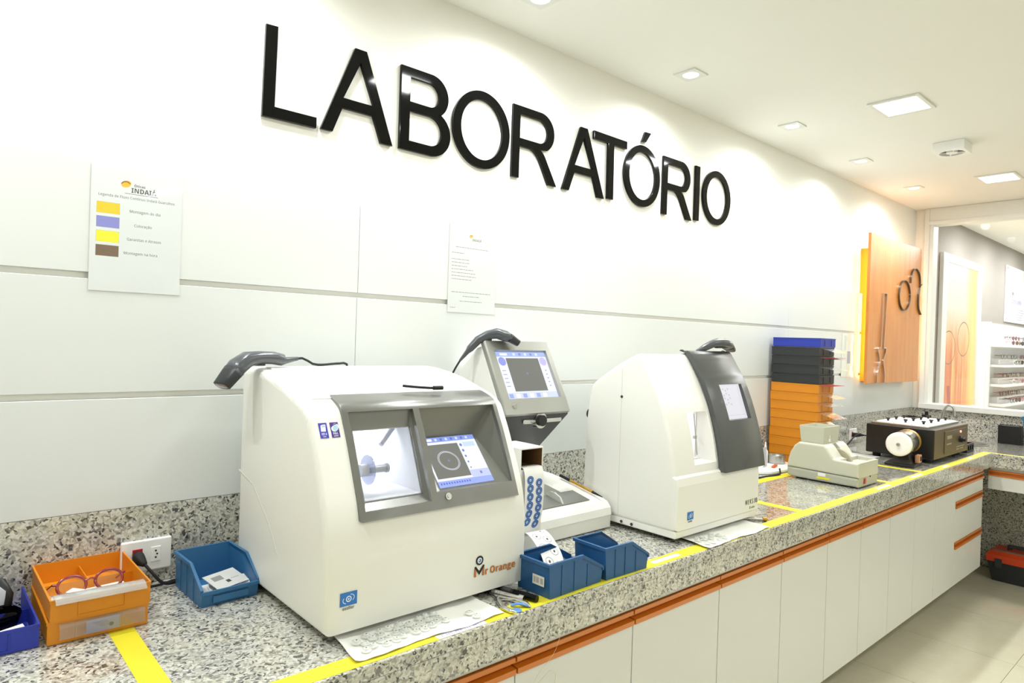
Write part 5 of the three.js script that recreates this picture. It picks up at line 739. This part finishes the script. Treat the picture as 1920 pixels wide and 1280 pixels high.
// ---------------------------------------------------------------- small things at the far end
{
  const f = thing('swan_neck_tap', 'chrome swan-neck tap in the worktop corner', 'tap', [5.745, Y0, 0.25]);
  part(f, 'base', lathe([[0, 0.0008], [0.024, 0.0008], [0.024, 0.008], [0.014, 0.02], [0.012, 0.05], [0, 0.05]]), M.chrome);
  part(f, 'spout', tube([[0, 0.045, 0], [0, 0.14, 0.002], [0, 0.2, 0.012], [0, 0.235, 0.04], [0, 0.225, 0.068], [0, 0.19, 0.078]], 0.0085, 50, 14), M.chrome); part(f, 'nozzle', rod([0, 0.192, 0.078], [0, 0.16, 0.079], 0.0115), M.chrome);
  const v = thing('tap_valve', 'small valve with black cross handle beside the swan-neck tap', 'valve', [5.75, Y0, 0.145]); part(v, 'stem', lathe([[0, 0.0008], [0.016, 0.0008], [0.014, 0.01], [0.008, 0.02], [0.008, 0.13], [0, 0.13]]), M.chrome); part(v, 'cross_handle', merge(bx(-0.008, 0.008, 0.13, 0.15, -0.032, 0.032, 0.005), bx(-0.032, 0.032, 0.13, 0.15, -0.008, 0.008, 0.005), cyl(0.012, 0.05, 18).translate(0, 0.15, 0)), M.black);
  const b = thing('black_box', 'black upright box holding white cards at the far upstand', 'box', [5.76, Y0, 0.67]); part(b, 'holder', cut(bx(-0.04, 0.04, 0.0008, 0.13, -0.066, 0.066, 0.003), bx(-0.034, 0.034, 0.006, 0.2, -0.06, 0.06)), M.black); part(b, 'cards', bx(-0.03, 0.01, 0.0065, 0.127, -0.055, 0.045), M.paper);
  const bl = thing('spray_bottle', 'blue plastic bottle at right edge of picture beside black box', 'bottle', [5.73, Y0, 0.79]); part(bl, 'bottle', lathe([[0, 0.0008], [0.034, 0.0008], [0.036, 0.006], [0.036, 0.11], [0.03, 0.135], [0.013, 0.155], [0.013, 0.175], [0, 0.175]]), phys(0x1e7fb6, 0.3)); part(bl, 'trigger_head', merge(bx(-0.014, 0.014, 0.175, 0.205, -0.05, 0.03, 0.005), bx(-0.005, 0.005, 0.135, 0.178, -0.045, -0.035, 0.002)), phys(0x1e7fb6, 0.3));
  const k = thing('small_black_crate', 'small black open crate beside front of tinting unit', 'crate', [5.01, Y0, 0.56]); part(k, 'crate', cut(bx(-0.075, 0.075, 0.0008, 0.055, -0.055, 0.055, 0.002), bx(-0.069, 0.069, 0.006, 0.2, -0.049, 0.049), ...[-0.045, -0.0, 0.045].map((x) => bx(x - 0.014, x + 0.014, 0.014, 0.042, 0.04, 0.08))), M.black);
  const pl = thing('white_turntable', 'white rounded tray behind beige grinder, holding small jars', 'tray', [3.265, Y0, 0.155]); part(pl, 'tray', extY(new THREE.Shape().absellipse(0, 0, 0.215, 0.1, 0, Math.PI * 2), 0.001, 0.016, 0.004, 2), M.white); part(pl, 'cord', tube([[-0.35, 0.005, 0.09], [-0.2, 0.005, 0.105], [-0.1, 0.006, 0.115], [-0.04, 0.02, 0.085]], 0.004), M.rubber);
  const d = thing('steel_dish', 'small steel dish on the white tray behind beige grinder', 'dish', [3.395, Y0 + 0.0165, 0.135]); part(d, 'dish', lathe([[0, 0.0004], [0.043, 0.0004], [0.045, 0.003], [0.047, 0.04], [0.049, 0.042], [0.046, 0.0425], [0.044, 0.005], [0, 0.003]], 36), M.steel);
  const gb = thing('glue_bottle', 'small white pointed glue bottle beside steel dish', 'bottle', [3.345, Y0 + 0.0165, 0.1]); part(gb, 'bottle', lathe([[0, 0.0004], [0.014, 0.0004], [0.014, 0.06], [0.008, 0.07], [0, 0.07]]), M.white); part(gb, 'nozzle', lathe([[0, 0.07], [0.007, 0.07], [0.0055, 0.085], [0.002, 0.11], [0, 0.11]]), M.white); 
  solo('clear_scraper', 'slanted clear plastic scraper leaning by steel dish', 'scraper', bx(-0.016, 0.016, 0, 0.1, -0.002, 0.002, 0.001).rotateZ(0.12).translate(3.22, Y0 + 0.0185, 0.165), phys(0xe6e9f0, 0.2, { transmission: 0.4, thickness: 0 }));
  solo('red_bottle_top', 'small red bottle top lying behind steel dish', 'bottle top', lathe([[0, 0], [0.009, 0], [0.009, 0.014], [0.006, 0.016], [0, 0.016]], 18), M.red, [3.42, Y0 + 0.0005, 0.045]);
  solo('orange_knife', 'orange plastic knife lying on the white tray', 'knife', bx(-0.035, 0.035, 0, 0.009, -0.008, 0.008, 0.003).rotateY(0.25).translate(3.27, Y0 + 0.0168, 0.19), phys(0xe0622a, 0.4));
  solo('grey_sheet', 'grey board lying under cables left of tinting unit', 'board', bx(3.95, 4.22, Y0 + 0.0008, Y0 + 0.006, 0.12, 0.36, 0.002, 1), std(0xc9cac6, 0.6));
  solo('blue_clip_box', 'small blue box against the wall behind beige grinder', 'box', bx(4.28, 4.34, Y0 + 0.0008, Y0 + 0.04, 0.06, 0.09, 0.003), phys(0x2a4ab8, 0.4));
}
{
  const t = thing('tool_box', 'black tool box with orange lid on the floor below worktop corner', 'tool box', [5.63, 0, 0.78]);
  const hl = (x, z, y, e = 0) => [[-x, y, -z], [x, y, -z], [-x, y, z], [x, y, z]];
  part(t, 'base', hull([...hl(0.1, 0.14, 0.001), ...hl(0.125, 0.165, 0.13), ...hl(0.125, 0.165, 0.135)]), M.blackTray);
  const lid = part(t, 'lid', hull([...hl(0.13, 0.17, 0.136), ...hl(0.13, 0.17, 0.182), ...hl(0.1, 0.15, 0.205)]), phys(0xd9481c, 0.45));
  part(lid, 'top_insert', bx(-0.098, -0.06, 0.19, 0.206, -0.14, 0.14, 0.003), std(0x8d8a7c, 0.6)); part(t, 'handle', merge(bx(-0.02, 0.02, 0.205, 0.232, -0.075, -0.055, 0.004), bx(-0.02, 0.02, 0.205, 0.232, 0.055, 0.075, 0.004), bx(-0.02, 0.02, 0.222, 0.24, -0.075, 0.075, 0.006)), M.darkGrey); for (const z of [-0.1, 0.1]) part(t, 'latch', bx(-0.138, -0.128, 0.1, 0.16, z - 0.02, z + 0.02, 0.003), M.darkGrey);
}
solo('loose_thread', 'thin pale thread hanging from worktop front below black marker', 'thread', tube([[1.17, 0.834, 0.7135], [1.15, 0.8, 0.7145], [1.1, 0.755, 0.708], [1.095, 0.72, 0.699], [1.13, 0.735, 0.696], [1.16, 0.745, 0.694], [1.18, 0.73, 0.692], [1.175, 0.7, 0.692]], 0.0005, 60, 4), std(0xe8d9b0, 0.6));
// ---------------------------------------------------------------- the shop seen through the window
{
  const X0 = 6.4, X1 = 7.58, Ya = 1.0, Yb = 2.395;
  const t = thing('lit_poster_case', 'tall white framed light case with glowing amber spectacles picture', 'light case', [(X0 + X1) / 2, Ya, 0.0125]);
  wp(t, 'case_frame', merge(bx(X0, X0 + 0.13, Ya, Yb, 0.013, 0.045, 0.004), bx(X1 - 0.11, X1, Ya, Yb, 0.013, 0.045, 0.004), bx(X0 + 0.13, X1 - 0.11, Yb - 0.07, Yb, 0.013, 0.045, 0.004), bx(X0 + 0.13, X1 - 0.11, Ya, Ya + 0.06, 0.013, 0.045, 0.004)), M.frame);
  const pic = print(420, 760, (g, w, h) => {
    const b = g.createLinearGradient(0, 0, 0, h); b.addColorStop(0, '#fffdf6'); b.addColorStop(0.3, '#fff2dc'); b.addColorStop(0.55, '#f5b878'); b.addColorStop(1, '#e2813c'); g.fillStyle = b; g.fillRect(0, 0, w, h);
    for (let i = 0; i < 26; i++) { const x = hash(i, 1) * w * 0.7, y = h * (0.35 + 0.3 * hash(i, 2)), ww = 6 + 26 * hash(i, 3); const q = g.createLinearGradient(0, y, 0, h); const c = hash(i, 4) > 0.5 ? '255,220,120' : '206,92,44'; q.addColorStop(0, `rgba(${c},0)`); q.addColorStop(0.5, `rgba(${c},0.55)`); q.addColorStop(1, `rgba(${c},0.25)`); g.fillStyle = q; g.fillRect(x, y, ww, h - y); }
    const r = g.createLinearGradient(w * 0.6, 0, w, 0); r.addColorStop(0, 'rgba(255,226,120,0)'); r.addColorStop(0.8, 'rgba(255,222,110,0.9)'); r.addColorStop(1, 'rgba(246,214,130,1)'); g.fillStyle = r; g.fillRect(w * 0.6, 0, w * 0.4, h);
    g.strokeStyle = '#8a5a34'; g.lineWidth = 5; g.beginPath(); g.ellipse(250, 390, 78, 92, 0.1, 0, 7); g.stroke(); g.beginPath(); g.ellipse(60, 440, 80, 86, 0, 0, 7); g.stroke(); g.fillStyle = '#b3402a'; g.beginPath(); g.moveTo(50, 640); g.lineTo(90, 640); g.lineTo(110, 760); g.lineTo(70, 760); g.fill();
  });
  wp(t, 'picture', plateAt([X0 + 0.13, Yb - 0.07, 0.03], [X1 - 0.11, Yb - 0.07, 0.03], [X0 + 0.13, Ya + 0.06, 0.03], 0.004), new THREE.MeshStandardMaterial({ color: 0x222222, roughness: 0.3, emissive: 0xffffff, emissiveMap: pic, emissiveIntensity: 0.72 }), 'backlit amber picture');
  const l = new THREE.RectAreaLight(new THREE.Color().setRGB(1, 0.8, 0.5), 1.6, 0.9, 1.2); l.position.set(0, (Yb - Ya) / 2, 0.05); l.rotation.y = Math.PI; t.add(l);
}
{
  const X0 = 7.72, X1 = 10.2, t = thing('display_shelving', 'white shelving of eyewear in the shop behind the window', 'shelving', [(X0 + X1) / 2, 0.9, 0.0125]);
  wp(t, 'back_panel', bx(X0, X1, 0.9, 1.86, 0.0125, 0.0305), M.white);
  for (const y of [1.64, 1.445, 1.255, 1.065, 0.905]) wp(t, 'shelf', bx(X0 + 0.02, X1, y - 0.02, y, 0.0305, 0.22, 0.002, 1), M.white); for (const y of [1.64, 1.445, 1.255, 1.065]) wp(t, 'riser', bx(X0 + 0.3, X1, y + 0.0002, y + 0.055, 0.031, 0.1, 0.002, 1), M.white);
  wp(t, 'end_panel', bx(X0 - 0.03, X0 - 0.0005, 0.9, 1.86, 0.0125, 0.1, 0.002, 1), M.laminate);
  const strip = wp(t, 'light_strip', bx(X0 - 0.05, X0 - 0.0305, 0.95, 1.84, 0.02, 0.06, 0.003), glow(new THREE.Color().setRGB(1, 0.88, 0.45), 1.4), 'warm light strip');
  const l = new THREE.RectAreaLight(new THREE.Color().setRGB(1, 0.88, 0.5), 3, 0.03, 0.88); l.position.set(X0 - 0.04 - t.position.x, 0.5, 0.065); l.rotation.y = Math.PI; t.add(l);
  const cols = [['black', 0x1c1c1e], ['red', 0x9c2230], ['brown', 0x5c3a26], ['clear grey', 0xa9aeb4], ['pink', 0xd27a8e], ['gold', 0xb8923e], ['tortoiseshell', 0x4a2f1c], ['white', 0xe6e4de]].map(([n, c]) => [n, phys(c, 0.25, { clearcoat: 0.6 })]);
  const tint = [M.clear, phys(0x6a5a52, 0.05, { transmission: 0.5, thickness: 0 }), phys(0x3a3c44, 0.05, { transmission: 0.4, thickness: 0 })];
  const rowName = { 1.64: 'top shelf', 1.445: 'second shelf', 1.255: 'third shelf', 1.065: 'lowest shelf' }, proto = {};
  for (const y of [1.64, 1.445, 1.255, 1.065]) for (let i = 0; i < 18; i++) {
    const back = i >= 9, ci = Math.floor(rnd() * cols.length), [n, m] = cols[ci], x = 8.15 + (i % 9) * 0.21 + (back ? 0.1 : 0) + rr(-0.02, 0.02), p = [x, y + (back ? 0.059 : 0.0035), back ? 0.095 : 0.205], turn = back ? rr(-0.15, 0.15) : rr(-0.35, 0.2);
    const j = i % 9, row = back ? 'raised back row' : 'front row', label = `${n} spectacles, ${j ? ordinal[j] + ' from' : 'nearest'} the light strip, ${row} of shop's ${rowName[y]}`;
    if (!proto[ci]) proto[ci] = spectacles('display_spectacles', label, 'spectacles', p, turn, m, tint[ci % 3], 'spectacles on the shop shelves', 1.05); else again(proto[ci], label, p, turn);
  }
  const sg = thing('sale_poster', 'clear edged white shop poster above the eyewear shelves', 'poster', [9.15, 1.9, 0.0125]);
  part(sg, 'board', plate(1.15, 0.6, 0.012).translate(0, 0.3, 0.0075), new THREE.MeshStandardMaterial({ roughness: 0.3, map: print(512, 268, (g, w, h) => { g.fillStyle = '#eff2ef'; g.fillRect(0, 0, w, h); g.fillStyle = '#f6dccf'; g.beginPath(); g.ellipse(80, 130, 36, 80, 0.2, 0, 7); g.fill(); g.fillStyle = '#8f8790'; g.fillRect(110, 120, 40, 16); g.strokeStyle = '#7a68b8'; g.lineWidth = 6; g.beginPath(); for (let i = 0; i <= 60; i++) g[i ? 'lineTo' : 'moveTo'](112 + i * 3.2, 166 + 12 * Math.sin(i * 0.9)); g.stroke(); g.fillStyle = '#b8b2c8'; for (let i = 0; i < 5; i++) g.fillRect(120, 200 + 12 * i, 200 + 60 * hash(i, 7), 5); }) }));
  for (const [x, y] of [[-0.55, 0.03], [0.55, 0.03], [-0.55, 0.57], [0.55, 0.57]]) part(sg, 'stud', disc(0.012, x, y, 0.016, 'z', 0.01, 14), M.chrome);
}
for (const [i, [x, z]] of [[6.95, 0.55], [7.86, 0.55], [8.8, 0.55], [7.4, 2], [9, 2]].entries()) {
  const t = thing('shop_downlight', ['round white downlight in the shop ceiling, nearest the window', 'round white downlight in the shop ceiling, second past the window', 'round white downlight in the shop ceiling, third past the window', 'round white downlight over the shop floor near the window', 'round white downlight at the far end of the shop floor'][i], 'downlight', [x, 2.7, z], 0, 'downlights of the shop');
  part(t, 'trim', lathe([[0.07, -0.0005], [0.1, -0.0005], [0.1, -0.006], [0.07, -0.008]], 32), M.frame); part(t, 'lamp', disc(0.07, 0, -0.003, 0, 'y', 0.005, 32), M.lampGlow);
  const l = new THREE.RectAreaLight(WHITE, SHOP_L, 0.13, 0.13); l.position.set(0, -0.012, 0); l.rotation.x = -Math.PI / 2; t.add(l);
}
shade(scene);
renderer.render(scene, camera);
